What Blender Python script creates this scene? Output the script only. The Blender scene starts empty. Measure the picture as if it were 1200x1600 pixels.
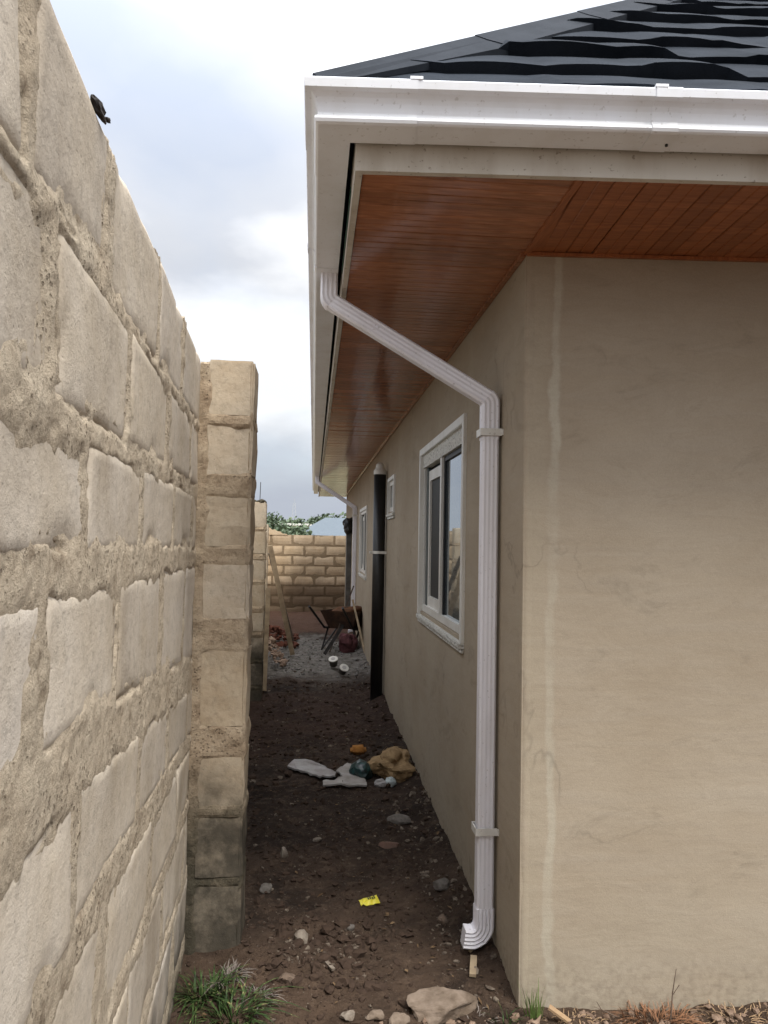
import bpy, bmesh, math, random
import numpy as np
from mathutils import Vector

SC = bpy.context.scene
COL = SC.collection
random.seed(7)
rng = np.random.default_rng(7)

# ------------------------------------------------------------------ camera
cam_d = bpy.data.cameras.new("camera")
cam = bpy.data.objects.new("camera", cam_d)
COL.objects.link(cam)
cam_d.sensor_fit = 'VERTICAL'; cam_d.sensor_height = 36.0
cam_d.lens = 1150.0 / 1600.0 * 36.0
cam_d.clip_start = 0.05; cam_d.clip_end = 5000
EYE = Vector((0, 0, 1.7))
def _basis(vx=490., vy=845., roll=.018, F=1150.):
    dx, dy = vx-600., vy-800.
    c, s = math.cos(roll), math.sin(roll)
    ux = c*dx+s*dy; uy = -s*dx+c*dy
    yaw = math.atan2(-ux, F); pitch = math.atan2(uy*math.cos(yaw), F)
    f = Vector((math.sin(yaw)*math.cos(pitch), math.cos(yaw)*math.cos(pitch), math.sin(pitch)))
    r0 = Vector((math.cos(yaw), -math.sin(yaw), 0)); u0 = r0.cross(f)
    return c*r0+s*u0, -s*r0+c*u0, f
_r, _u, _f = _basis()
from mathutils import Matrix
m = Matrix(((_r.x, _u.x, -_f.x, 0), (_r.y, _u.y, -_f.y, 0), (_r.z, _u.z, -_f.z, 1.7), (0, 0, 0, 1)))
cam.matrix_world = m
SC.camera = cam
SC.render.resolution_x = 768; SC.render.resolution_y = 1024

# ------------------------------------------------------------------ sun, sky, exposure
SUN_EL, SUN_AZ = math.radians(58), math.radians(150)      # azimuth clockwise from +Y
sd = bpy.data.lights.new("sun", 'SUN'); sd.energy = 1.5; sd.angle = math.radians(22); sd.color = (1, .95, .87)
so = bpy.data.objects.new("sun", sd); COL.objects.link(so)
sv = Vector((math.sin(SUN_AZ)*math.cos(SUN_EL), math.cos(SUN_AZ)*math.cos(SUN_EL), math.sin(SUN_EL)))
so.rotation_euler = sv.to_track_quat('Z', 'Y').to_euler(); so.location = (4, -6, 12)

W = bpy.data.worlds.new("World"); SC.world = W; W.use_nodes = True
def build_world():
    nt = W.node_tree; N = nt.nodes; L = nt.links; N.clear()
    out = N.new('ShaderNodeOutputWorld'); bg = N.new('ShaderNodeBackground'); bg.inputs[1].default_value = .12
    sky = N.new('ShaderNodeTexSky'); sky.sky_type = 'NISHITA'; sky.sun_disc = False
    sky.sun_elevation = SUN_EL; sky.sun_rotation = SUN_AZ; sky.air_density = 1.0; sky.dust_density = 2.0
    tc = N.new('ShaderNodeTexCoord')
    mp = N.new('ShaderNodeMapping'); mp.inputs['Scale'].default_value = (1, 1, 1.9); mp.inputs['Location'].default_value = CLOUD_OFF
    L.new(tc.outputs['Generated'], mp.inputs[0])
    def noise(scale, detail, rough, dist=0.):
        n = N.new('ShaderNodeTexNoise'); n.inputs['Scale'].default_value = scale; n.inputs['Detail'].default_value = detail
        n.inputs['Roughness'].default_value = rough; n.inputs['Distortion'].default_value = dist
        L.new(mp.outputs[0], n.inputs['Vector']); return n.outputs['Fac']
    def ramp(src, pts):
        r = N.new('ShaderNodeValToRGB'); e = r.color_ramp.elements
        e[0].position, e[0].color = pts[0][0], (*pts[0][1], 1); e[1].position, e[1].color = pts[1][0], (*pts[1][1], 1)
        for p, c in pts[2:]:
            k = e.new(p); k.color = (*c, 1)
        L.new(src, r.inputs[0]); return r.outputs[0]
    mask = ramp(noise(2.4, 7, .48, .15), [(.38, (0, 0, 0)), (.50, (1, 1, 1))])
    # cloud radiance, divided by the background strength below (0.12)
    tone = ramp(noise(2.0, 7, .46, .1), [(.38, (1.70, 1.84, 2.12)), (.49, (2.05, 2.14, 2.33)), (.59, (3.4, 3.42, 3.45))])
    sep = N.new('ShaderNodeSeparateXYZ'); L.new(tc.outputs['Generated'], sep.inputs[0])
    # overcast sky: brighter towards the zenith
    mr = N.new('ShaderNodeMapRange'); mr.inputs[1].default_value = 0; mr.inputs[2].default_value = 1.
    mr.inputs[3].default_value = 1.0; mr.inputs[4].default_value = 6.0
    mx = N.new('ShaderNodeMath'); mx.operation = 'MAXIMUM'; mx.inputs[1].default_value = 0.; L.new(sep.outputs['Z'], mx.inputs[0])
    sq = N.new('ShaderNodeMath'); sq.operation = 'POWER'; sq.inputs[1].default_value = 3.0; sq.use_clamp = True
    L.new(mx.outputs[0], sq.inputs[0]); L.new(sq.outputs[0], mr.inputs[0])
    sc = N.new('ShaderNodeVectorMath'); sc.operation = 'SCALE'; L.new(tone, sc.inputs[0]); L.new(mr.outputs[0], sc.inputs['Scale'])
    mix = N.new('ShaderNodeMix'); mix.data_type = 'RGBA'
    mb = N.new('ShaderNodeMapRange'); mb.inputs[3].default_value = .86; mb.inputs[4].default_value = 1.0
    L.new(mask, mb.inputs[0]); L.new(mb.outputs[0], mix.inputs['Factor'])
    L.new(sky.outputs[0], mix.inputs['A']); L.new(sc.outputs[0], mix.inputs['B'])
    L.new(mix.outputs['Result'], bg.inputs[0]); L.new(bg.outputs[0], out.inputs[0])
CLOUD_OFF = (3.8, 2.2, 3.8)
build_world()
SC.view_settings.view_transform = 'Standard'; SC.view_settings.look = 'None'
SC.view_settings.exposure = 1.3; SC.view_settings.gamma = 1.0; SC.view_settings.use_curve_mapping = False

# ------------------------------------------------------------------ noise in numpy
def _hash(ix, iy, iz, seed):
    h = (ix*374761393 + iy*668265263 + iz*2147483647 + seed*1274126177) & 0xFFFFFFFF
    h = ((h ^ (h >> 13))*1274126177) & 0xFFFFFFFF
    h = ((h ^ (h >> 16))*2246822519) & 0xFFFFFFFF
    return ((h ^ (h >> 15)) & 0xFFFF)/65535.0
def vnoise(x, y, z=0, seed=0):
    x, y, z = np.broadcast_arrays(np.asarray(x, float), np.asarray(y, float), np.asarray(z, float))
    fx, fy, fz = np.floor(x), np.floor(y), np.floor(z)
    ix, iy, iz = fx.astype(np.int64), fy.astype(np.int64), fz.astype(np.int64)
    tx, ty, tz = x-fx, y-fy, z-fz
    tx, ty, tz = tx*tx*(3-2*tx), ty*ty*(3-2*ty), tz*tz*(3-2*tz)
    r = 0
    for a in (0, 1):
        for b in (0, 1):
            for c in (0, 1):
                w = (tx if a else 1-tx)*(ty if b else 1-ty)*(tz if c else 1-tz)
                r = r + w*_hash(ix+a, iy+b, iz+c, seed)
    return r*2-1
def fbm(x, y, z=0, oct=4, seed=0, gain=.5):
    r = 0; a = 1.; s = 1.; t = 0.
    for k in range(oct):
        r = r + a*vnoise(np.asarray(x)*s+k*17.3, np.asarray(y)*s-k*9.1, np.asarray(z)*s+k*3.7, seed+k); t += a; a *= gain; s *= 2.03
    return r/t
def sstep(a, b, x):
    t = np.clip((x-a)/(b-a), 0, 1); return t*t*(3-2*t)

# ------------------------------------------------------------------ object helpers
def rootloc(o):
    v = Vector((0, 0, 0))
    while o is not None:
        v += o.location; o = o.parent
    return v
def thing(name, label, cat, loc=(0, 0, 0), group=None):
    o = bpy.data.objects.new(name, None); COL.objects.link(o); o.location = loc; o.empty_display_size = .1
    o['label'] = label; o['category'] = cat; o['kind'] = 'thing'
    if group: o['group'] = group
    return o
def tag(o, label, cat, group=None):
    o['label'] = label; o['category'] = cat; o['kind'] = 'thing'
    if group: o['group'] = group
    return o
def mesh_obj(name, V, F, mat, parent=None, smooth=False, loc=None, label=None):
    """V in world coordinates; stored relative to the thing (or to loc)."""
    me = bpy.data.meshes.new(name)
    V = np.asarray(V, float)
    base = np.array(rootloc(parent)) if parent is not None else np.array(loc if loc is not None else (0, 0, 0))
    me.from_pydata((V-base).tolist(), [], F)
    me.materials.append(mat)
    if smooth:
        me.polygons.foreach_set('use_smooth', [True]*len(me.polygons))
    me.update()
    o = bpy.data.objects.new(name, me); COL.objects.link(o)
    if parent is not None: o.parent = parent
    elif loc is not None: o.location = loc
    if label: o['label'] = label
    return o
class MB:
    def __init__(s): s.V = []; s.F = []
    def add(s, V, F):
        n = len(s.V); s.V += [tuple(v) for v in V]; s.F += [tuple(i+n for i in f) for f in F]; return s
    def box(s, a, b, bev=0.):
        x0, y0, z0 = a; x1, y1, z1 = b
        if bev <= 0:
            V = [(x0,y0,z0),(x1,y0,z0),(x1,y1,z0),(x0,y1,z0),(x0,y0,z1),(x1,y0,z1),(x1,y1,z1),(x0,y1,z1)]
            F = [(0,3,2,1),(4,5,6,7),(0,1,5,4),(1,2,6,5),(2,3,7,6),(3,0,4,7)]
            return s.add(V, F)
        bm = bmesh.new(); bmesh.ops.create_cube(bm, size=1)
        for v in bm.verts: v.co = Vector(((x0+x1)/2+v.co.x*(x1-x0), (y0+y1)/2+v.co.y*(y1-y0), (z0+z1)/2+v.co.z*(z1-z0)))
        bmesh.ops.bevel(bm, geom=bm.edges[:], offset=bev, segments=2, affect='EDGES')
        bm.verts.index_update()
        s.add([v.co[:] for v in bm.verts], [[v.index for v in f.verts] for f in bm.faces]); bm.free(); return s
    def obox(s, c, ax, ay, az, hx, hy, hz):
        """box about centre c on axes ax, ay, az with half sizes"""
        c, ax, ay, az = map(Vector, (c, ax, ay, az))
        V = [c+ax*(i*hx)+ay*(j*hy)+az*(k*hz) for k in (-1, 1) for j in (-1, 1) for i in (-1, 1)]
        F = [(0,2,3,1),(4,5,7,6),(0,1,5,4),(1,3,7,5),(3,2,6,7),(2,0,4,6)]
        return s.add(V, F)
    def bar(s, p, q, w, h, up=(0, 0, 1)):
        p, q = Vector(p), Vector(q); d = (q-p); l = d.length; d.normalize(); up = Vector(up)
        if abs(d.dot(up)) > .98: up = Vector((1, 0, 0))
        sd_ = d.cross(up).normalized(); u = sd_.cross(d)
        return s.obox((p+q)/2, d, sd_, u, l/2, w/2, h/2)
    def tube(s, pts, r, n=10, cap=True):
        pts = [Vector(p) for p in pts]; rr = r if isinstance(r, (list, tuple)) else [r]*len(pts)
        b = len(s.V); prev = None
        for i, p in enumerate(pts):
            t = (pts[min(i+1, len(pts)-1)]-pts[max(i-1, 0)]).normalized()
            a = Vector((0, 0, 1)) if abs(t.z) < .9 else Vector((1, 0, 0))
            if prev is not None: a = prev
            x = t.cross(a).normalized(); y = x.cross(t).normalized(); prev = y
            for k in range(n):
                th = 2*math.pi*k/n; v = p+(x*math.cos(th)+y*math.sin(th))*rr[i]; s.V.append(tuple(v))
        for i in range(len(pts)-1):
            for k in range(n):
                s.F.append((b+i*n+k, b+i*n+(k+1) % n, b+(i+1)*n+(k+1) % n, b+(i+1)*n+k))
        if cap:
            s.F.append(tuple(b+k for k in range(n))[::-1]); s.F.append(tuple(b+(len(pts)-1)*n+k for k in range(n)))
        return s
    def build(s, name, mat, parent=None, smooth=False, loc=None, label=None):
        return mesh_obj(name, s.V, s.F, mat, parent, smooth, loc, label)
def struct(o): o['kind'] = 'structure'; return o
def stuff(o): o['kind'] = 'stuff'; return o
def gridfaces(nu, nv, base=0):
    i = np.arange(nu-1)[:, None]; j = np.arange(nv-1)[None, :]
    a = base+i*nv+j
    return np.stack([a, a+nv, a+nv+1, a+1], -1).reshape(-1, 4).tolist()

# ------------------------------------------------------------------ materials
class Mat:
    def __init__(s, name, rough=.8, spec=.3, metal=0.):
        s.m = bpy.data.materials.new(name); s.m.use_nodes = True
        s.nt = s.m.node_tree; s.N = s.nt.nodes; s.L = s.nt.links
        s.b = s.N['Principled BSDF']; s.b.inputs['Roughness'].default_value = rough
        s.b.inputs['Specular IOR Level'].default_value = spec; s.b.inputs['Metallic'].default_value = metal
        s.tc = s.N.new('ShaderNodeTexCoord').outputs['Object']; s.h = None
    def map(s, scale=(1, 1, 1), loc=(0, 0, 0), rot=(0, 0, 0)):
        m = s.N.new('ShaderNodeMapping'); m.inputs['Scale'].default_value = scale; m.inputs['Location'].default_value = loc
        m.inputs['Rotation'].default_value = rot; s.L.new(s.tc, m.inputs[0]); return m.outputs[0]
    def noise(s, scale, detail=4, rough=.55, vec=None, dist=0.):
        n = s.N.new('ShaderNodeTexNoise'); n.inputs['Scale'].default_value = scale; n.inputs['Detail'].default_value = detail
        n.inputs['Roughness'].default_value = rough; n.inputs['Distortion'].default_value = dist
        s.L.new(vec or s.tc, n.inputs['Vector']); return n.outputs['Fac']
    def voro(s, scale, vec=None, feature='F1'):
        n = s.N.new('ShaderNodeTexVoronoi'); n.feature = feature; n.inputs['Scale'].default_value = scale
        s.L.new(vec or s.tc, n.inputs['Vector']); return n.outputs['Distance']
    def ramp(s, src, pts, interp='LINEAR'):
        r = s.N.new('ShaderNodeValToRGB'); r.color_ramp.interpolation = interp; e = r.color_ramp.elements
        def c4(c): return (c, c, c, 1) if isinstance(c, (int, float)) else (*c, 1)
        e[0].position, e[0].color = pts[0][0], c4(pts[0][1]); e[1].position, e[1].color = pts[1][0], c4(pts[1][1])
        for p, c in pts[2:]: k = e.new(p); k.color = c4(c)
        s.L.new(src, r.inputs[0]); return r.outputs[0]
    def mix(s, fac, a, b, blend='MIX'):
        n = s.N.new('ShaderNodeMix'); n.data_type = 'RGBA'; n.blend_type = blend
        for v, k in ((fac, 'Factor'), (a, 'A'), (b, 'B')):
            if isinstance(v, (int, float)): n.inputs[k].default_value = v if k == 'Factor' else (v, v, v, 1)
            elif isinstance(v, tuple): n.inputs[k].default_value = (*v, 1)
            else: s.L.new(v, n.inputs[k])
        return n.outputs['Result']
    def math(s, op, a, b=0., c=None):
        n = s.N.new('ShaderNodeMath'); n.operation = op
        for v, k in ((a, 0), (b, 1), (c, 2)):
            if v is None: continue
            if isinstance(v, (int, float)): n.inputs[k].default_value = v
            else: s.L.new(v, n.inputs[k])
        return n.outputs[0]
    def axis(s, k):
        n = s.N.new('ShaderNodeSeparateXYZ'); s.L.new(s.tc, n.inputs[0]); return n.outputs[k]
    def rnd(s):
        return s.N.new('ShaderNodeObjectInfo').outputs['Random']
    def band(s, src, a, b):
        n = s.N.new('ShaderNodeMapRange'); n.interpolation_type = 'SMOOTHSTEP'; n.clamp = True
        n.inputs[1].default_value = a; n.inputs[2].default_value = b; s.L.new(src, n.inputs[0]); return n.outputs[0]
    def col(s, c):
        if isinstance(c, tuple): s.b.inputs['Base Color'].default_value = (*c, 1)
        else: s.L.new(c, s.b.inputs['Base Color'])
        return s
    def bump(s, h, strength=.3, dist=.01):
        n = s.N.new('ShaderNodeBump'); n.inputs['Strength'].default_value = strength; n.inputs['Distance'].default_value = dist
        s.L.new(h, n.inputs['Height'])
        if s.h is not None: s.L.new(s.h, n.inputs['Normal'])
        s.h = n.outputs[0]; s.L.new(s.h, s.b.inputs['Normal']); return s

def block_material(name, pale, tan, moss_top=None, dark_top=None, near=True):
    M = Mat(name, .95, .1)
    r = M.rnd()
    n1 = M.noise(5, 6, .6); n2 = M.noise(38, 5, .7)
    c = M.mix(M.ramp(n1, [(.35, 0.), (.68, 1.)]), pale, tan)
    tint = M.ramp(r, [(0, (.90, .88, .86)), (1, (1.06, 1.06, 1.08)), (.5, (1, .97, .92))])
    c = M.mix(1., c, tint, 'MULTIPLY')
    speck = M.ramp(n2, [(.30, .72), (.50, 1.)])
    c = M.mix(.8, c, speck, 'MULTIPLY')
    pits = M.ramp(M.voro(55), [(.05, .45), (.16, 1.)])
    pm = M.ramp(M.noise(9, 3), [(.5, 0.), (.66, .8)])
    c = M.mix(pm, c, M.mix(1., c, pits, 'MULTIPLY'))
    st = M.noise(2.2, 5, .6, M.map((1, 1, .35)))
    c = M.mix(M.ramp(st, [(.52, 0.), (.72, .45)]), c, (.24, .19, .135))
    if moss_top is not None:
        z = M.axis(2); zz = M.math('ADD', z, M.math('MULTIPLY', M.noise(4, 5, .6), .7))
        f = M.math('SUBTRACT', 1., M.band(zz, moss_top-.05, moss_top+.35))
        f2 = M.math('MULTIPLY', f, M.ramp(M.noise(7, 6, .65), [(.3, .62), (.52, 1.)]))
        c = M.mix(f2, c, M.mix(M.noise(30, 4), (.035, .032, .026), (.115, .098, .075)))
    if dark_top is not None:  # blocks turn darker brown below this height
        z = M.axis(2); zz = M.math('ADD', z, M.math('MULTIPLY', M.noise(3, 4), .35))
        f = M.math('SUBTRACT', 1., M.band(zz, dark_top, dark_top+.22))
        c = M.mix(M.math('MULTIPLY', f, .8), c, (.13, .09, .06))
    M.col(c)
    rm = M.ramp(M.noise(4, 3), [(.42, .15), (.62, 1.)])
    M.bump(M.mix(rm, .5, M.noise(150, 5, .8)), .55, .004)
    M.bump(M.noise(22, 6, .7), .45, .009)
    M.bump(pits, .4, .003)
    return M.m
PALE = (.575, .525, .455); TAN = (.50, .44, .355)
M_block = block_material('sandcrete_block', PALE, TAN, moss_top=.42)
M_pblock = block_material('sandcrete_pillar_block', (.52, .455, .36), (.42, .34, .245), moss_top=.85)
M_fblock = block_material('sandcrete_far_block', (.56, .45, .32), (.48, .37, .25), dark_top=.62)

def mortar_material(name, a, b, moss_top=None, dark_top=None):
    M = Mat(name, .97, .08)
    c = M.mix(M.ramp(M.noise(7, 6, .65), [(.32, 0.), (.66, 1.)]), a, b)
    c = M.mix(.8, c, M.ramp(M.noise(60, 5, .7), [(.34, .62), (.47, 1.)]), 'MULTIPLY')
    c = M.mix(M.ramp(M.noise(14, 4, .6), [(.60, 0.), (.70, .5)]), c, (.19, .14, .095))
    if moss_top is not None:
        z = M.axis(2); zz = M.math('ADD', z, M.math('MULTIPLY', M.noise(4, 5, .6), .7))
        f = M.math('SUBTRACT', 1., M.band(zz, moss_top-.05, moss_top+.35))
        f2 = M.math('MULTIPLY', f, M.ramp(M.noise(7, 6, .65), [(.3, .62), (.52, 1.)]))
        c = M.mix(f2, c, (.07, .062, .045))
    if dark_top is not None:  # joints darken towards the bottom along with the blocks
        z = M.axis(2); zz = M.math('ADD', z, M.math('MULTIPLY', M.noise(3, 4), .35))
        f = M.math('SUBTRACT', 1., M.band(zz, dark_top, dark_top+.22))
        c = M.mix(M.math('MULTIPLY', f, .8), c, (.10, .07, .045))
    v = M.voro(70); pm = M.ramp(M.noise(6, 4, .6), [(.46, 0.), (.58, 1.)])
    pit = M.math('MULTIPLY', M.ramp(v, [(.16, 1.), (.30, 0.)]), pm)
    c = M.mix(M.math('MULTIPLY', pit, .55), c, (.12, .09, .065))
    M.col(c)
    M.bump(M.math('SUBTRACT', 1., pit), .8, .010)
    M.bump(M.noise(120, 6, .8), .9, .006)
    M.bump(M.noise(48, 5, .75), .7, .010)
    return M.m
M_mortar = mortar_material('crumbly_mortar', (.565, .485, .375), (.50, .415, .31), moss_top=.25)
M_pmortar = mortar_material('pillar_mortar', (.47, .385, .28), (.38, .29, .20), moss_top=.85)
M_fmortar = mortar_material('far_mortar', (.30, .225, .145), (.24, .18, .115), dark_top=.62)

def stucco():
    M = Mat('cement_render', .9, .2)
    n1 = M.noise(1.3, 6, .55, M.map((1, 1, 1.6)))
    c = M.mix(M.ramp(n1, [(.34, 0.), (.66, 1.)]), (.42, .355, .27), (.365, .30, .22))
    tr = M.noise(3.2, 5, .6, M.map((.5, .5, 5)), .3)
    c = M.mix(M.ramp(tr, [(.45, 0.), (.75, .30)]), c, (.40, .35, .285))
    dk = M.noise(2.4, 6, .7, M.map((1.0, 1, 2.3), (4, 2, 1)), .8)
    c = M.mix(M.ramp(dk, [(.58, 0.), (.67, .26), (.74, .05)]), c, (.16, .135, .10))
    # darker towards the top of the wall, pale re-plastered band beside the corner
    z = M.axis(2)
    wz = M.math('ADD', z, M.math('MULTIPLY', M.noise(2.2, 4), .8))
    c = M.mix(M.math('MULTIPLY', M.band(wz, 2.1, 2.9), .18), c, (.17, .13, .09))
    c = M.mix(M.math('MULTIPLY', M.math('SUBTRACT', 1., M.band(wz, .35, 1.0)), .35), c, (.40, .36, .28))
    x = M.axis(0)
    xx = M.math('ADD', x, M.math('MULTIPLY', M.math('SUBTRACT', M.noise(3.5, 5, .6, M.map((1, 1, .7))), .5), .13))
    f = M.math('MULTIPLY', M.band(xx, .085, .10), M.math('SUBTRACT', 1., M.band(xx, .115, .135)))
    c = M.mix(M.math('MULTIPLY', f, M.ramp(M.noise(4, 4), [(.35, .15), (.6, .7)])), c, (.49, .45, .36))
    f = M.math('MULTIPLY', M.band(xx, .004, .02), M.math('SUBTRACT', 1., M.band(xx, .06, .10)))
    c = M.mix(M.math('MULTIPLY', f, .4), c, (.40, .345, .255))
    c = M.mix(.5, c, M.ramp(M.noise(160, 3, .7), [(.3, .8), (.6, 1.)]), 'MULTIPLY')
    ck = M.noise(1.7, 4, .6, M.map((1.2, 1.2, 1), (7, 1, 3)), .5)
    ckm = M.math('MULTIPLY', M.ramp(M.noise(2.1, 3, .5, M.map((1, 1, 1), (1, 9, 2))), [(.52, 0.), (.62, 1.)]), M.ramp(ck, [(.485, 0.), (.5, .35), (.515, 0.)]))
    c = M.mix(ckm, c, (.13, .11, .085))
    arc = M.noise(2.6, 3, .5, M.map((1.0, 1, 3.2), (3, 3, 5)), 1.6)
    c = M.mix(M.ramp(arc, [(.44, 0.), (.50, .09), (.56, 0.)]), c, (.24, .20, .155))
    c = M.mix(M.math('MULTIPLY', M.ramp(arc, [(.54, 0.), (.61, .10), (.68, 0.)]), 1.), c, (.42, .37, .30))
    sp = M.math('MULTIPLY', M.math('SUBTRACT', 1., M.band(z, .03, .28)), M.ramp(M.noise(40, 4, .7), [(.44, 0.), (.70, .4)]))
    c = M.mix(sp, c, (.10, .07, .05))
    M.col(c)
    M.bump(arc, .10, .008)
    M.bump(M.noise(220, 3, .7), .35, .002)
    M.bump(tr, .25, .006)
    M.bump(M.noise(6, 5, .6), .25, .012)
    return M.m
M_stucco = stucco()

def soil():
    M = Mat('damp_soil', .95, .15)
    y = M.axis(1)
    n1 = M.noise(2.3, 6, .62); n2 = M.noise(16, 6, .7)
    c = M.mix(M.ramp(n1, [(.35, 0.), (.66, 1.)]), (.018, .0125, .010), (.052, .035, .026))
    c = M.mix(M.ramp(n2, [(.50, 0.), (.68, .5)]), c, (.135, .097, .07))
    c = M.mix(M.ramp(M.noise(55, 5, .7), [(.42, .7), (.36, 0.)]), c, (.022, .016, .012))
    c = M.mix(M.ramp(M.noise(85, 3, .6), [(.66, 0.), (.70, .6)]), c, (.26, .22, .18))
    yy = M.math('ADD', y, M.math('MULTIPLY', M.math('SUBTRACT', M.noise(1.1, 5, .6), .5), 3.2))
    near = M.math('SUBTRACT', 1., M.band(yy, 2.6, 4.6))
    c = M.mix(M.math('MULTIPLY', near, M.ramp(n1, [(.3, .1), (.6, .5)])), c, (.15, .10, .068))
    red = M.math('MULTIPLY', M.band(yy, 6.0, 6.8), M.math('SUBTRACT', 1., M.band(yy, 8.0, 8.8)))
    c = M.mix(M.math('MULTIPLY', red, .35), c, (.050, .026, .020))
    grey = M.math('MULTIPLY', M.band(yy, 8.8, 9.8), M.math('SUBTRACT', 1., M.band(yy, 12.6, 13.2)))
    gc = M.mix(M.ramp(M.noise(9, 6, .7), [(.38, 0.), (.62, 1.)]), (.11, .10, .088), (.235, .22, .20))
    c = M.mix(M.math('MULTIPLY', grey, .85), c, gc)
    r2 = M.band(yy, 12.9, 13.6)
    c = M.mix(M.math('MULTIPLY', r2, .9), c, M.mix(n2, (.065, .036, .026), (.12, .068, .046)))
    far = M.band(y, 24, 40)
    c = M.mix(far, c, M.mix(n1, (.10, .12, .055), (.22, .19, .12)))
    M.col(c)
    M.bump(M.noise(70, 6, .75), .9, .012)
    M.bump(M.noise(18, 6, .7), .7, .03)
    return M.m
M_soil = soil()

def plain(name, c1, c2=None, rough=.6, spec=.3, scale=8, bump=0., bscale=60, metal=0.):
    M = Mat(name, rough, spec, metal)
    c2 = c2 or tuple(v*.8 for v in c1)
    M.col(M.mix(M.ramp(M.noise(scale, 5, .6), [(.35, 0.), (.65, 1.)]), c1, c2))
    if bump: M.bump(M.noise(bscale, 4, .65), bump, .004)
    return M.m
def pvc(name, c, dirt, amt, rough=.32):
    M = Mat(name, rough, .5)
    st = M.noise(6, 5, .6, M.map((1, 1, .25)))
    cc = M.mix(M.math('MULTIPLY', M.ramp(st, [(.45, 0.), (.75, 1.)]), amt), c, dirt)
    cc = M.mix(M.math('MULTIPLY', M.ramp(M.noise(70, 3), [(.64, 0.), (.70, 1.)]), amt), cc, tuple(v*.7 for v in dirt))
    M.col(cc); M.bump(M.noise(7, 3), .06, .01)
    return M.m
M_gutter = pvc('white_pvc', (.82, .84, .88), (.60, .58, .55), .4)
M_gunder = pvc('gutter_underside_pvc', (.70, .66, .60), (.50, .45, .38), .4, .5)
M_fascia = pvc('weathered_fascia', (.58, .55, .49), (.36, .30, .23), .8, .6)
M_pipe = pvc('downpipe_pvc', (.80, .79, .84), (.55, .52, .50), .5, .38)
M_pvcgrey = pvc('window_pvc', (.72, .71, .67), (.45, .41, .34), .5, .45)
def soffit_mat():
    M = Mat('wood_grain_pvc', .16, .5)
    r = M.rnd()
    w = M.noise(7, 6, .6, M.map((1, 9, 1)), .6)
    c = M.mix(M.ramp(w, [(.34, 0.), (.64, 1.)]), (.42, .18, .09), (.25, .10, .048))
    c = M.mix(1., c, M.ramp(r, [(0, .8), (1, 1.15)]), 'MULTIPLY')
    c = M.mix(M.ramp(M.noise(2.0, 3), [(.45, 0.), (.7, .35)]), c, (.29, .10, .04))
    M.col(c)
    M.bump(M.noise(3.0, 3, .5, M.map((2.2, .7, 1)), .5), .22, .02)
    return M.m
M_soffit = soffit_mat()
def soffit_mat2():
    M = Mat('wood_grain_pvc_front', .38, .4)
    w = M.noise(7, 6, .6, M.map((9, 1, 1)), .6)
    c = M.mix(M.ramp(w, [(.34, 0.), (.64, 1.)]), (.36, .13, .05), (.23, .075, .028))
    c = M.mix(1., c, M.ramp(M.rnd(), [(0, .85), (1, 1.12)]), 'MULTIPLY')
    M.col(c); return M.m
M_soffit2 = soffit_mat2()
M_groove = plain('soffit_groove', (.030, .010, .006), rough=.7)
def roof_mat():
    M = Mat('stone_coated_steel', .85, .08)
    c = M.mix(M.ramp(M.noise(3.0, 4, .6), [(.35, 0.), (.65, 1.)]), (.010, .014, .020), (.024, .030, .040))
    c = M.mix(.6, c, M.ramp(M.noise(420, 2, .7), [(.35, .6), (.7, 1.5)]), 'MULTIPLY')
    M.col(c); M.bump(M.noise(500, 2, .7), .4, .0015); M.bump(M.noise(14, 4), .3, .006)
    return M.m
M_roof = roof_mat()
M_hip = plain('coated_steel_cap', (.016, .020, .027), (.026, .031, .040), .8, .10, 5, .15, 300)
M_black = plain('black_upvc', (.012, .012, .013), (.022, .021, .020), .42, .45, 4)
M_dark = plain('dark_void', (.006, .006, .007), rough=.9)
def glass_mat(name, base, spec=1.0, rough=.02):
    M = Mat(name, rough, spec, .8); M.col(base); M.bump(M.noise(2.5, 2), .04, .01); return M.m
M_glass = glass_mat('reflective_glass', (.34, .40, .43))
M_mesh = plain('insect_screen', (.03, .033, .035), rough=.6, scale=60)
M_gasket = plain('rubber_gasket', (.012, .014, .018), rough=.5)
M_steelwin = plain('window_side_rail', (.06, .085, .09), (.045, .06, .065), .3, .5)
def sill_head_mat():
    M = Mat('rough_sill_head_reflection', .7, .3)
    v = M.voro(42, M.map((1, 1, 1.4)))
    c = M.mix(M.ramp(v, [(.12, 0.), (.45, 1.)]), (.34, .33, .30), (.66, .65, .60))
    M.col(c); M.bump(v, .8, .012); return M.m
M_sill_head = sill_head_mat()

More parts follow.
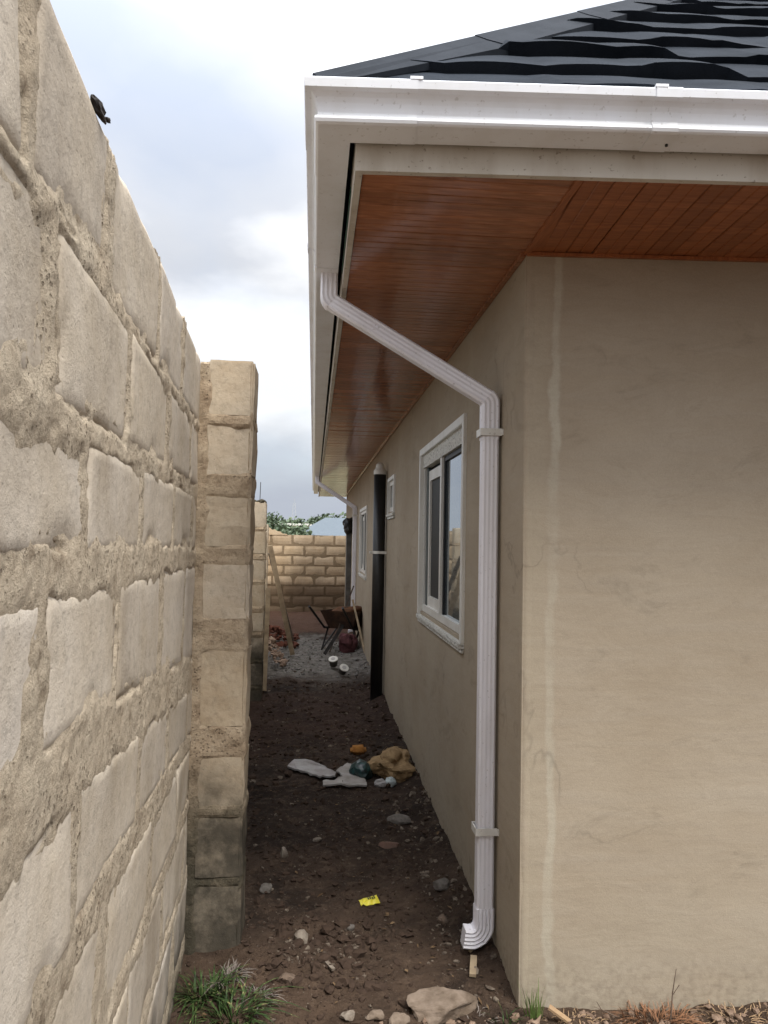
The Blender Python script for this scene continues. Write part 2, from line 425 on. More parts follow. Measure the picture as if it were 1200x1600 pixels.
# ------------------------------------------------------------------ ground
def lines(segs):
    out = []
    for a, b, st in segs:
        n = max(1, int(round((b-a)/st))); out += [a+(b-a)*i/n for i in range(n)]
    out.append(segs[-1][1]); return np.array(out)
def ground_z(X, Y):
    z = .036*fbm(X*2.2, Y*2.2, oct=4, seed=3) + .018*fbm(X*11, Y*11, oct=3, seed=9) + .007*fbm(X*28, Y*28, oct=2, seed=15)
    z = z + .016*np.clip(fbm(X*6+5, Y*6, oct=3, seed=21), 0, 1)
    # earth banked against the walls
    z = z + .05*sstep(.78-.16, .78, X)*sstep(2.4, 3.2, Y)*sstep(19, 10, Y)
    z = z + .05*np.exp(-((X+.12)/.20)**2-((Y-3.05)/.22)**2)      # spoil around the small hole
    z = z - .045*np.exp(-((X-.02)/.07)**2-((Y-3.27)/.06)**2)
    z = z - .05*np.exp(-((X+.36)/.13)**2-((Y-3.02)/.10)**2)
    z = z + .04*sstep(2.75, 2.45, Y)*sstep(.45, 1.0, X)
    # reddish mound before the far wall
    z = z + .10*np.exp(-((Y-14.2)/1.0)**2)*(1+.4*fbm(X*2, Y*2, seed=31)) - .14*sstep(15.5, 18.8, Y)
    inside = sstep(-30, -4, X)*sstep(30, 12, X)*sstep(40, 24, Y)*sstep(-20, -6, Y)
    return z*inside - .35*(1-inside)
def build_ground():
    xs = lines([(-1500, -200, 260), (-200, -30, 24), (-30, -4, 3.2), (-4, -1.3, .4), (-1.3, -.62, .06), (-.62, 1.05, .016), (1.05, 2.2, .04), (2.2, 6, .4), (6, 30, 4), (30, 200, 24), (200, 1500, 260)])
    ys = lines([(-300, -20, 40), (-20, 1.8, 1.1), (1.8, 3.9, .016), (3.9, 7, .028), (7, 13, .06), (13, 21, .12), (21, 60, 4), (60, 300, 24), (300, 2600, 230)])
    X, Y = np.meshgrid(xs, ys, indexing='ij')
    Z = ground_z(X, Y)
    Z = Z + np.where(Y > 60, sstep(60, 260, Y)*1.6, 0)     # ground rises gently in the distance
    V = np.stack([X, Y, Z], -1).reshape(-1, 3)
    struct(mesh_obj('ground', V, gridfaces(len(xs), len(ys)), M_soil, smooth=True))
build_ground()
def gz(x, y): return float(ground_z(np.array([float(x)]), np.array([float(y)]))[0])

# ------------------------------------------------------------------ rough block walls
WA, WB = -.3375, -.0496             # face of the left wall: X = WA + WB*Y
def wall_pt(y, z, h):               # h = out of the wall, towards the passage
    c = 1/math.hypot(1, WB)
    y = np.asarray(y, float); z = np.asarray(z, float); h = np.asarray(h, float)
    return np.stack(np.broadcast_arrays(WA+WB*y+h*c, y-WB*h*c, z), -1)
def front_pt(x0, y0):               # a face looking at -Y; u runs along +X
    def f(u, z, h):
        u, z, h = np.broadcast_arrays(np.asarray(u, float), np.asarray(z, float), np.asarray(h, float))
        return np.stack([x0+u, y0-h, z], -1)
    return f
def block_mesh(P, corners, nu, nv, seed, depth, rag=.006, proud=0.):
    """corners: u0,u1 and z functions (lo, hi); rounded rough block face with sides going back"""
    u0, u1, zl, zh = corners
    a = np.linspace(0, 1, nu); b = np.linspace(0, 1, nv)
    # crowd the lines near the edges
    a = .5-.5*np.cos(np.pi*a)*(.25)-(.5-a)*.75 if nu > 4 else a
    b = .5-.5*np.cos(np.pi*b)*(.25)-(.5-b)*.75 if nv > 4 else b
    A, B = np.meshgrid(a, b, indexing='ij')
    U = u0+(u1-u0)*A
    lo = zl(U); hi = zh(U)
    Z = lo+(hi-lo)*B
    ea = np.minimum(A, 1-A)*(u1-u0); eb = np.minimum(B, 1-B)*(hi-lo)
    e = np.minimum(ea, eb)
    ragU = rag*1.3*fbm(U*7, Z*7, seed, oct=2, seed=seed); ragZ = rag*1.3*fbm(U*7+7, Z*7-3, seed, oct=2, seed=seed+5)
    wgt = 1-sstep(0, .05, e)
    U2 = U+ragU*wgt; Z2 = Z+ragZ*wgt
    tilt = .004*(_r1(seed)*(A-.5)+_r1(seed+3)*(B-.5))*2
    h = proud+tilt+.0022*fbm(U*9, Z*9, seed*.7, oct=3, seed=seed+9)-.008*(1-sstep(0, .016, e))
    chip = fbm(U*5, Z*5, seed*1.3, oct=2, seed=seed+40)
    h = h-.012*sstep(.25, .6, chip)*(1-sstep(.01, .07, e))
    V = P(U2, Z2, h).reshape(-1, 3); F = gridfaces(nu, nv)
    ring = [i*nv for i in range(nu)]+[(nu-1)*nv+j for j in range(1, nv)]+[i*nv+nv-1 for i in range(nu-2, -1, -1)]+[j for j in range(nv-2, 0, -1)]
    hb = np.full(len(ring), -depth)
    bk = P(U2.reshape(-1)[ring], Z2.reshape(-1)[ring], hb).reshape(-1, 3)
    n = len(V); V = np.concatenate([V, bk]); k = len(ring)
    for i in range(k):
        F.append([ring[i], n+i, n+(i+1) % k, ring[(i+1) % k]])
    F.append([n+i for i in range(k)])
    return V, F
def _r1(s): return float(_hash(np.int64(s), np.int64(7), np.int64(3), 5)*2-1)

# joints of the near part of the left wall (z of each bed joint, its thickness), measured along the wall
def lin(pts):
    xs = [p[0] for p in pts]; ys = [p[1] for p in pts]
    return lambda y: np.interp(y, xs, ys)
BEDS = [(lin([(0, 2.462), (1, 2.462), (3.3, 2.47)]), .0), (lin([(0, 2.18), (3.2, 2.165)]), .026), (lin([(0, 1.88), (3.2, 1.90)]), .048),
        (lin([(0, 1.65), (3.2, 1.625)]), .075), (lin([(0, 1.32), (1.4, 1.315), (2.3, 1.225), (3.2, 1.13)]), .125),
        (lin([(0, .985), (1.6, .975), (3.2, .86)]), .07), (lin([(0, .70), (3.2, .60)]), .05), (lin([(0, .40), (3.2, .33)]), .045), (lin([(0, .06), (3.2, .05)]), .04), (lin([(0, -.22), (3.2, -.22)]), .03)]
PERP = [[.99, 1.44, 2.04, 2.58], [1.127, 1.678, 2.28, 2.86], [1.345, 1.87, 2.45, 2.98], [1.118, 1.648, 2.246, 2.80], [1.341, 1.946, 2.46, 2.98],
        [1.09, 1.60, 2.194, 2.74], [1.35, 1.90, 2.45, 3.0], [1.10, 1.64, 2.2, 2.75], [1.35, 1.9, 2.45, 3.0]]
def near_wall():
    T = thing('boundary_wall', 'tall nearest wall of pale cement blocks with crumbly smeared mortar on the left', 'block wall', (WA, 0, 0))
    y_end, y_beg = 3.17, -1.6
    allp = []
    for row, ps in enumerate(PERP):
        q = list(ps)
        while q[0] > y_beg+.3: q.insert(0, q[0]-.55-.02*_r1(row+len(q)))
        q = [y_beg]+q+[y_end]
        if q[1]-q[0] < .12: q.pop(1)
        if q[-1]-q[-2] < .10: q.pop(-2)
        allp.append(q)
    # bonded mortar: one rough sheet, bulging over the block edges
    ys = lines([(y_beg, .8, .03), (.8, y_end, .0085)]); zs = lines([(-.22, 2.468, .0085)])
    Y, Z = np.meshgrid(ys, zs, indexing='ij')
    wy = Y+.020*fbm(Y*9, Z*9, oct=4, seed=51)+.006*fbm(Y*40, Z*40, oct=2, seed=52); wz = Z+.024*fbm(Y*9, Z*9, oct=4, seed=61)+.007*fbm(Y*40, Z*40, oct=2, seed=62)
    d = np.full(Y.shape, 9.)
    for k, (zf, th) in enumerate(BEDS):
        if k == 0: continue
        dd = np.abs(wz-zf(wy))-th/2; d = np.minimum(d, dd)
    for row, q in enumerate(allp):
        inrow = (wz < BEDS[row][0](wy)) & (wz >= BEDS[row+1][0](wy))
        for p in q[1:-1]:
            jt = .016+.010*(_r1(row*7+int(p*100))+.6)
            pp = p+.035*vnoise(Z*3+p*9, row+.5, seed=77)
            d = np.where(inrow, np.minimum(d, np.abs(wy-pp)-jt), d)
    lump = fbm(Y*16, Z*16, oct=4, seed=71); big = fbm(Y*4, Z*4, oct=3, seed=72)
    fine = fbm(Y*45, Z*45, oct=3, seed=73)
    core = .0045+.0025*lump+.0025*big+.0035*fine
    # cracks where mortar has shrunk away from block edges
    cr = np.exp(-((d-.006)/.006)**2)*sstep(.05, .3, fbm(Y*6+3, Z*6, oct=3, seed=74))
    h = core-.012*cr
    smear = .030+.050*np.clip(fbm(Y*6, Z*6, oct=3, seed=75)+.15, 0, 1)
    t = np.clip(d/smear, 0, 1); t2 = sstep(.05, .10, d)
    h = h-.0075*t-.03*t2
    V = wall_pt(Y, Z, h).reshape(-1, 3); F = gridfaces(len(ys), len(zs))
    mb = MB(); 
    nb = len(V)
    # core of the wall behind
    c = np.concatenate([wall_pt([y_beg, y_end, y_end, y_beg], [-.22]*4, [-.05, -.05, -.22, -.22]), wall_pt([y_beg, y_end, y_end, y_beg], [2.455]*4, [-.05, -.05, -.22, -.22])])
    V = np.concatenate([V, c])
    F += [[nb+a for a in f] for f in ((0,3,2,1),(4,5,6,7),(0,1,5,4),(1,2,6,5),(2,3,7,6),(3,0,4,7))]
    mesh_obj('mortar', V, F, M_mortar, T, smooth=True)
    for row, q in enumerate(allp):
        for i in range(len(q)-1):
            a, b = q[i], q[i+1]
            far = b < .75
            hi, ht = BEDS[row]; lo, lt = BEDS[row+1]
            s = row*31+i*5+1
            zl = lambda u, lo=lo, lt=lt: lo(u)+lt/2-.008
            zh = lambda u, hi=hi, ht=ht: hi(u)-ht/2+.008 if ht else hi(u)
            V, F = block_mesh(wall_pt, (a+.010, b-.010, zl, zh), 8 if far else 24, 5 if far else 13, s, .18 if row == 0 else .12, .0045, .003)
            o = mesh_obj('block', V, F, M_block, T, smooth=False)
            o.data.polygons.foreach_set('use_smooth', [len(p.vertices) == 4 for p in o.data.polygons])
    return T
near_wall()

def pillar(label, x1, yf, w, top, beds, ptsmat=(M_pblock, M_pmortar), depth=.22, seed=0, hi=True, lean=0.):
    """square block pillar; x1 = its right side, yf = its face towards the camera"""
    T = thing('wall_pillar', label, 'pillar', (x1-w/2, yf+depth/2, 0), 'block pillars of the left wall')
    P = front_pt(x1-w, yf); MBk, MMo = ptsmat
    n = 26 if hi else 10
    us = np.linspace(0, w, n); zs = lines([(-.1, top-.01, .011 if hi else .04)])
    for side in (0, 1):
        # front sheet and right-hand sheet of mortar
        if side: us2 = np.linspace(0, depth, n); PP = lambda u, z, h: np.stack(np.broadcast_arrays(x1+h, yf+np.asarray(u), z), -1)
        else: us2 = us; PP = P
        U, Z = np.meshgrid(us2, zs, indexing='ij')
        wz = Z+.014*fbm(U*12, Z*12, oct=4, seed=90+seed+side)
        d = np.full(U.shape, 9.)
        for zb, th in beds: d = np.minimum(d, np.abs(wz-zb)-th/2)
        if not side: d = np.minimum(d, np.abs(U-.0)-.030-.012*vnoise(Z*6, 3.3, seed=seed))
        e = np.minimum(U-us2[0], us2[-1]-U) if side else us2[-1]-U
        h = .003+.010*fbm(U*16, Z*16, oct=4, seed=95+seed)-.012*(1-sstep(0, .015, e))
        t = sstep(0, .045, d); h = h*(1-t)-.02*t
        h = np.where((e < .004) | (Z > top-.02), -.012, h)
        V = PP(U, Z, h).reshape(-1, 3); F = gridfaces(len(us2), len(zs))
        if side: V2, F2 = V, F
        else: V1, F1 = V, F
    mb = MB(); mb.add(V1, F1); mb.add(V2, F2)
    mb.box((x1-w, yf+.025, -.1), (x1-.022, yf+depth, top-.02))
    mb.build('mortar', MMo, T, smooth=False)
    zz = [top]+[b for b in beds]
    hi_z = top
    lst = [(None, 0)]+list(beds)+[(-.25, 0.)]
    for i in range(len(lst)-1):
        zt = top if lst[i][0] is None else lst[i][0]-lst[i][1]/2
        zb = lst[i+1][0]+lst[i+1][1]/2
        off = .006*_r1(seed+i*3)
        bw0 = x1-w+(.028 if i else .03)
        me = bmesh.new(); bmesh.ops.create_cube(me, size=1)
        for v in me.verts:
            v.co = Vector(((bw0+x1)/2+off*.5+v.co.x*(x1-bw0), yf+depth/2+off*.4+v.co.y*depth, (zt+zb)/2+v.co.z*(zt-zb)))
        bmesh.ops.bevel(me, geom=me.edges[:], offset=.009, segments=2, affect='EDGES')
        bmesh.ops.subdivide_edges(me, edges=[e for e in me.edges if e.calc_length() > .08], cuts=4 if hi else 1, use_grid_fill=True)
        A = np.array([v.co[:] for v in me.verts]); s = seed+i*11
        D = np.stack([fbm(A[:, 0]*12+s, A[:, 1]*12, A[:, 2]*12, oct=3, seed=s+q) for q in range(3)], -1)
        A = A+D*(.008 if i else .004)
        me.verts.index_update()
        o = mesh_obj('block', A, [[v.index for v in f.verts] for f in me.faces], MBk, T, smooth=False); me.free()
    return T
pillar('nearest block pillar of the left wall with clean top block and dark mossy foot', -.268, 3.15, .225, 2.462,
       [(2.205, .026), (1.925, .075), (1.63, .06), (1.30, .12), (.855, .11), (.57, .025), (.285, .02)], seed=3)
pillar('second block pillar down the passage with crumbling brown blocks', -.512, 7.9, .225, 2.10,
       [(1.81, .03), (1.52, .05), (1.25, .04), (.96, .05), (.70, .06), (.42, .04), (.14, .04)], seed=60, hi=False)
pillar('third block pillar of the left wall standing far down the passage', -.760, 12.4, .225, 1.96,
       [(1.68, .03), (1.40, .05), (1.12, .04), (.84, .05), (.56, .06), (.28, .04)], seed=90, hi=False)

def plain_block_wall(name, label, P, L, courses, blen, jt, gap, depth, mats, loc, seed, stagger=.5, back=True, group=None, nres=(8, 5)):
    T = thing(name, label, 'block wall', loc, group)
    mbk, mmo = mats
    zs_top = courses[-1]
    us = lines([(0, L, .05)]); zz = lines([(courses[0], zs_top-.004, .03)])
    U, Z = np.meshgrid(us, zz, indexing='ij')
    h = -.008+.006*fbm(U*9, Z*9, oct=4, seed=seed)
    V = P(U, Z, h).reshape(-1, 3); F = gridfaces(len(us), len(zz)); nb = len(V)
    c = np.concatenate([P(np.array([0, L, L, 0]), np.full(4, courses[0]), np.array([-.02, -.02, -depth, -depth])), P(np.array([0, L, L, 0]), np.full(4, zs_top-.006), np.array([-.02, -.02, -depth, -depth]))])
    V = np.concatenate([V, c]); F += [[nb+a for a in f] for f in ((0,3,2,1),(4,5,6,7),(0,1,5,4),(1,2,6,5),(2,3,7,6),(3,0,4,7))]
    mesh_obj('mortar', V, F, mmo, T)
    for r in range(len(courses)-1):
        z0, z1 = courses[r]+jt/2, courses[r+1]-(jt/2 if r < len(courses)-2 else 0)
        u = -blen*(stagger if r % 2 else 0)-.04*_r1(r+seed)
        while u < L:
            a, b = max(u+gap/2, 0.), min(u+blen-gap/2, L)
            if b-a > .06:
                s = seed+r*17+int(u*10)
                V, F = block_mesh(P, (a, b, lambda q, z=z0: q*0+z, lambda q, z=z1: q*0+z), nres[0], nres[1], s, depth-.01 if r == len(courses)-2 else .1, .007, .002)
                mesh_obj('block', V, F, mbk, T)
            u += blen
    return T
def seg(y0):
    def P(u, z, h): return wall_pt(np.asarray(u)+y0, z, h)
    return P
cz = [-.2, .06, .34, .62, .90, 1.18, 1.46, 1.74, 2.02, 2.30]
plain_block_wall('boundary_wall', 'middle stretch of the left block wall between the first and second pillars', seg(3.38), 4.52, cz, .55, .04, .035, .2, (M_block, M_mortar), (WA+WB*3.38, 3.38, 0), 11)
cz2 = [-.3, -.02, .26, .54, .82, 1.10, 1.38, 1.66, 1.94]
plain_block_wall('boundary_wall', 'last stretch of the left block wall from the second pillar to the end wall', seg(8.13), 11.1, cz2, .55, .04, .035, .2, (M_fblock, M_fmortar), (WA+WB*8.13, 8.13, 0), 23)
# end wall
FY = 19.3
ec = [-.25, .01, .27, .53, .79, 1.05, 1.31, 1.575, 1.84]
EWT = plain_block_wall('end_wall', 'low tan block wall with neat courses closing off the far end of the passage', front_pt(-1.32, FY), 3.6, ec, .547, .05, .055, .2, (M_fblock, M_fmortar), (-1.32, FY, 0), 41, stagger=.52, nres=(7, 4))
def sloped_cap():
    mb = MB(); n = 14; V = []; F = []
    for i in range(n):
        x = -1.32+.66*i/(n-1); z = 2.10-.26*(i/(n-1))**.8+.012*math.sin(i*2.3)+.008*_r1(i)
        V += [(x, FY-.01, 1.835), (x, FY-.01, z), (x, FY+.19, z-.01), (x, FY+.19, 1.835)]
    for i in range(n-1):
        for k in range(4): F.append((i*4+k, (i+1)*4+k, (i+1)*4+(k+1) % 4, i*4+(k+1) % 4))
    F.append((0, 1, 2, 3)); F.append(tuple((n-1)*4+k for k in (3, 2, 1, 0)))
    mb.add(V, F); mb.build('sloping_cap', M_fblock, EWT)
sloped_cap()

# ------------------------------------------------------------------ house
WX, WY = .783, 2.70                 # corner of the house at the passage
AL = math.radians(4.2)              # the front is a little out of square
E = Vector((math.cos(AL), -math.sin(AL), 0)); NO = Vector((-math.sin(AL), -math.cos(AL), 0))
HY = 18.0                           # back of the house
HOUSE = thing('house', 'single storey bungalow with tan cement render, white gutters and dark shingled hip roof', 'house', (WX, WY, 0))
SOF = 2.81
FC = Vector((.10, 2.15, 0))         # outer corner of the fascia
WINS = [('near', 3.80, 5.32, 1.205, 2.335), ('small', 7.15, 7.72, 2.01, 2.33), ('far', 10.85, 12.35, 1.20, 2.19)]
def house_walls():
    mb = MB()
    ys = sorted({WY, HY} | {w[1] for w in WINS} | {w[2] for w in WINS}); zs = sorted({-.3, SOF+.04} | {w[3] for w in WINS} | {w[4] for w in WINS})
    for i in range(len(ys)-1):
        for j in range(len(zs)-1):
            cy, czz = (ys[i]+ys[i+1])/2, (zs[j]+zs[j+1])/2
            if any(w[1] < cy < w[2] and w[3] < czz < w[4] for w in WINS): continue
            mb.add([(WX, ys[i], zs[j]), (WX, ys[i], zs[j+1]), (WX, ys[i+1], zs[j+1]), (WX, ys[i+1], zs[j])], [(0, 1, 2, 3)])
    for _, a, b, c, d in WINS:
        x2 = WX+.20
        mb.add([(WX, a, c), (x2, a, c), (x2, a, d), (WX, a, d)], [(0, 3, 2, 1)])
        mb.add([(WX, b, c), (x2, b, c), (x2, b, d), (WX, b, d)], [(0, 1, 2, 3)])
        mb.add([(WX, a, c), (WX, b, c), (x2, b, c), (x2, a, c)], [(0, 1, 2, 3)])
        mb.add([(WX, a, d), (WX, b, d), (x2, b, d), (x2, a, d)], [(0, 3, 2, 1)])
    c0 = Vector((WX, WY, 0)); c1 = c0+E*7.4
    t = SOF+.04
    def q(a, b): mb.add([(a[0], a[1], -.3), (b[0], b[1], -.3), (b[0], b[1], t), (a[0], a[1], t)], [(0, 1, 2, 3)])
    n = 24
    for i in range(n):
        q(c0+E*(7.4*i/n), c0+E*(7.4*(i+1)/n))
    q(c1, (c1.x, HY, 0)); q((c1.x, HY, 0), (WX, HY, 0))
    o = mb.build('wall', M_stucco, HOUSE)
    return o
house_walls()
def corner_render():
    n = 110; V = []; us = (-.05, -.02, -.007, 0., .007, .02, .05); k = len(us)
    for i in range(n):
        z = -.1+(SOF+.1)*i/(n-1)
        for q, u in enumerate(us):
            base = Vector((WX, WY-u, 0)) if u < 0 else Vector((WX, WY, 0))+E*u
            out = Vector((-1, 0, 0)) if u < 0 else NO
            if abs(u) < .01: out = (Vector((-1, 0, 0))+NO)*.5
            j = float(fbm(z*9, u*30, 1.5, oct=3, seed=88))
            e = abs(u) == .05
            h = -.003 if e else (.0022+.0022*j-(.006 if u == 0 else 0)-(.008 if abs(u) < .01 else 0)*max(0., float(vnoise(z*7, 4.4, seed=12))-.35))
            V.append(base+out*h+Vector((0, 0, z)))
    F = [(i*k+q, i*k+q+1, (i+1)*k+q+1, (i+1)*k+q) for i in range(n-1) for q in range(k-1)]
    MB().add(V, F).build('corner_render', M_stucco, HOUSE, smooth=True)
corner_render()

def windows():
    for nm, a, b, c, d in WINS:
        small = nm == 'small'
        lab = {'near': 'large white framed sliding window with reflections painted on its head strip nearest the corner', 'small': 'little high toilet window with white surround', 'far': 'second tall window near the far end of the side wall'}[nm]
        tw = .045 if not small else .035
        px = WX-.018
        m1 = MB()
        for (y0, y1, z0, z1) in ((a-tw, a+.004, c-.02, d+tw), (b-.004, b+tw, c-.02, d+tw), (a+.004, b-.004, d-.004, d+tw)):
            m1.box((px, y0, z0), (WX+.015, y1, z1), .003)
        f = m1.build('window', M_pvcgrey, HOUSE, label=lab)
        s = MB(); s.box((WX-.026, a-tw, c-.050), (WX+.03, b+tw, c-.021), .004); s.box((WX-.016, a-tw+.01, c-.075), (WX+.01, b+tw-.01, c-.051), .004)
        s.build('sill', M_sill_head, f)
        x0, x1 = WX+.012, WX+.06
        fw = .04 if not small else .03
        hd = .095 if nm == 'near' else .05
        fr = MB()
        fr.box((x0, a+.006, c+.004), (x1, a+fw, d-hd)); fr.box((x0, b-fw, c+.004), (x1, b-.006, d-hd))
        fr.box((x0, a+fw, c+.004), (x1, b-fw, c+.05))
        mid = (a+b)/2+.02
        fr.box((x0-.004, mid-.025, c+.05), (x1, mid+.025, d-hd))
        fr.build('frame', M_pvcgrey, f)
        hb = MB(); hb.box((WX+.004, a+.006, d-hd), (x1, b-.006, d-.004)); hb.build('head_strip', M_sill_head if nm == 'near' else M_pvcgrey, f)  # near head strip: reflections of the textured render put into its pattern
        # near leaf: glass with dark gasket
        g = MB()
        for (y0, y1, z0, z1) in ((a+fw, a+fw+.012, c+.05, d-hd), (mid-.06, mid-.025, c+.05, d-hd), (a+fw+.012, mid-.06, d-hd-.03, d-hd)):
            g.box((x0+.012, y0, z0), (x1, y1, z1))
        g.build('gasket', M_gasket, f)
        p = MB(); p.box((x0+.024, a+fw+.012, c+.05), (x0+.030, mid-.06, d-hd-.03)); p.build('pane', M_glass, f)
        # far leaf: set back, dark rail, sash frame, screen
        r = MB(); r.box((x0+.014, b-fw-.07, c+.05), (x0+.05, b-fw, d-hd)); r.build('side_rail', M_steelwin, f)
        sf = MB()
        y0, y1, z0, z1 = mid+.025, b-fw-.07, c+.05, d-hd
        k = .055 if not small else .02
        sf.box((x0+.02, y1-k, z0), (x1, y1, z1-.03)); sf.box((x0+.02, y0, z1-.03-k*1.3), (x1, y1-k, z1-.03)); sf.box((x0+.02, y0, z0), (x1, y1-k, z0+k*1.3)); sf.box((x0+.02, y0, z0+k*1.3), (x1, y0+k*.4, z1-.03-k*1.3))
        sf.build('sash', M_pvcgrey, f)
        q = MB(); q.box((x0+.034, y0+k*.4, z0+k*1.3), (x0+.038, y1-k, z1-.03-k*1.3)); q.build('screen', M_mesh, f)
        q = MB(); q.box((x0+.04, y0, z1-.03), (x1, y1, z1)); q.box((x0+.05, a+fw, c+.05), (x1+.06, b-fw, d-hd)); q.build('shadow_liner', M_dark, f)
windows()

EY = 18.6                           # end of the eave
def eave_point(o, z, which):
    """which: 0 = far end of the front eave, 1 = mitred corner, 2 = far end of the side eave; o = distance out from fascia face"""
    if which == 1: return Vector((FC.x-o, FC.y-o*(1-math.sin(AL))/math.cos(AL), z))
    if which == 0: p = FC+E*7.6+NO*o; return Vector((p.x, p.y, z))
    return Vector((FC.x-o, EY, z))
def eave_sweep(name, prof, mat, parent, closed=True, label=None, smooth=False):
    mb = MB(); n = len(prof); V = []
    for w in (0, 1, 2): V += [eave_point(o, z, w) for o, z in prof]
    F = []
    for s in (0, 1):
        for k in range(n if closed else n-1):
            F.append((s*n+k, s*n+(k+1) % n, (s+1)*n+(k+1) % n, (s+1)*n+k))
    if closed: F.append(tuple(range(n))[::-1]); F.append(tuple(2*n+k for k in range(n)))
    mb.add(V, F); return mb.build(name, mat, parent, smooth, label=label)
GB = 2.88
def gutter_profile(g=0.):
    out = [(.018, GB-g), (.112, GB-g), (.118+g, GB-g+.004), (.1215+g, GB+.010), (.1205+g, GB+.018), (.113+g, GB+.023), (.1115+g, GB+.032), (.1135+g, GB+.044),
           (.1165+g, GB+.058), (.122+g, GB+.071), (.132+g, GB+.081), (.150+g, GB+.085-g), (.153+g, GB+.106), (.150, GB+.110+g), (.138, GB+.110+g)]
    return out
def gutters():
    out = gutter_profile()
    inn = [(.138, GB+.106), (.148, GB+.104), (.147, GB+.090), (.124, GB+.080), (.110, GB+.050), (.1075, GB+.030), (.1155, GB+.010), (.108, GB+.004), (.022, GB+.004), (.022, GB+.09), (.018, GB+.09)]
    g = eave_sweep('gutter', out+inn, M_gutter, HOUSE, label='white ogee gutter')
    # unions and corner piece: sleeves a few mm proud
    def sleeve(p0, p1, d, nout):
        pr = gutter_profile(.0025); V = []; n = len(pr)
        for p in (p0, p1): V += [Vector((p.x, p.y, 0))+nout*o+Vector((0, 0, z)) for o, z in pr]
        F = [(k, k+1, n+k+1, n+k) for k in range(n-1)]
        # closed ends
        m2 = MB(); m2.add(V, F)
        b = len(m2.V)
        for p in (p0, p1): m2.V += [tuple(Vector((p.x, p.y, 0))+nout*(o-.003 if o > .02 else o)+Vector((0, 0, z+.002))) for o, z in pr]
        for s_, t_ in ((0, b), (n, b+n)):
            for k in range(n-1): m2.F.append((s_+k, s_+k+1, t_+k+1, t_+k))
        return m2.build('gutter_union', M_gutter, g)
    for s in (.845, 2.9, 4.9): p = FC+E*s; sleeve(p, p+E*.075, E, NO)
    for s in (1.0, 4.6, 7.4, 11.0, 14.6): p = Vector((FC.x, FC.y+s, 0)); sleeve(p, p+Vector((0, .06, 0)), None, Vector((-1, 0, 0)))
    # one-piece moulded corner
    pr = gutter_profile(.002); n = len(pr); V = []
    for w in (0, 1, 2):
        for o, z in pr:
            if w == 1: V.append(eave_point(o, z, 1))
            elif w == 0: p = FC+E*.175+NO*o; V.append(Vector((p.x, p.y, z)))
            else: V.append(Vector((FC.x-o, FC.y+.20, z)))
    F = [(s*n+k, s*n+k+1, (s+1)*n+k+1, (s+1)*n+k) for s in (0, 1) for k in range(n-1)]
    MB().add(V, F).build('gutter_corner', M_gutter, g)
    # brackets clipped over the lip
    for s in (.17, .86, 1.6, 2.4, 3.2):
        p = FC+E*s; m2 = MB()
        m2.obox(p+NO*.146+Vector((0, 0, GB+.1135)), E, NO, (0, 0, 1), .018, .010, .004); m2.build('clip', M_gutter, g)
    # screw
    p = FC+E*.91+NO*.06; m2 = MB(); m2.tube([(p.x, p.y, GB-.008), (p.x, p.y, GB+.002)], .0045, 8); m2.build('screw', M_black, g)
gutters()
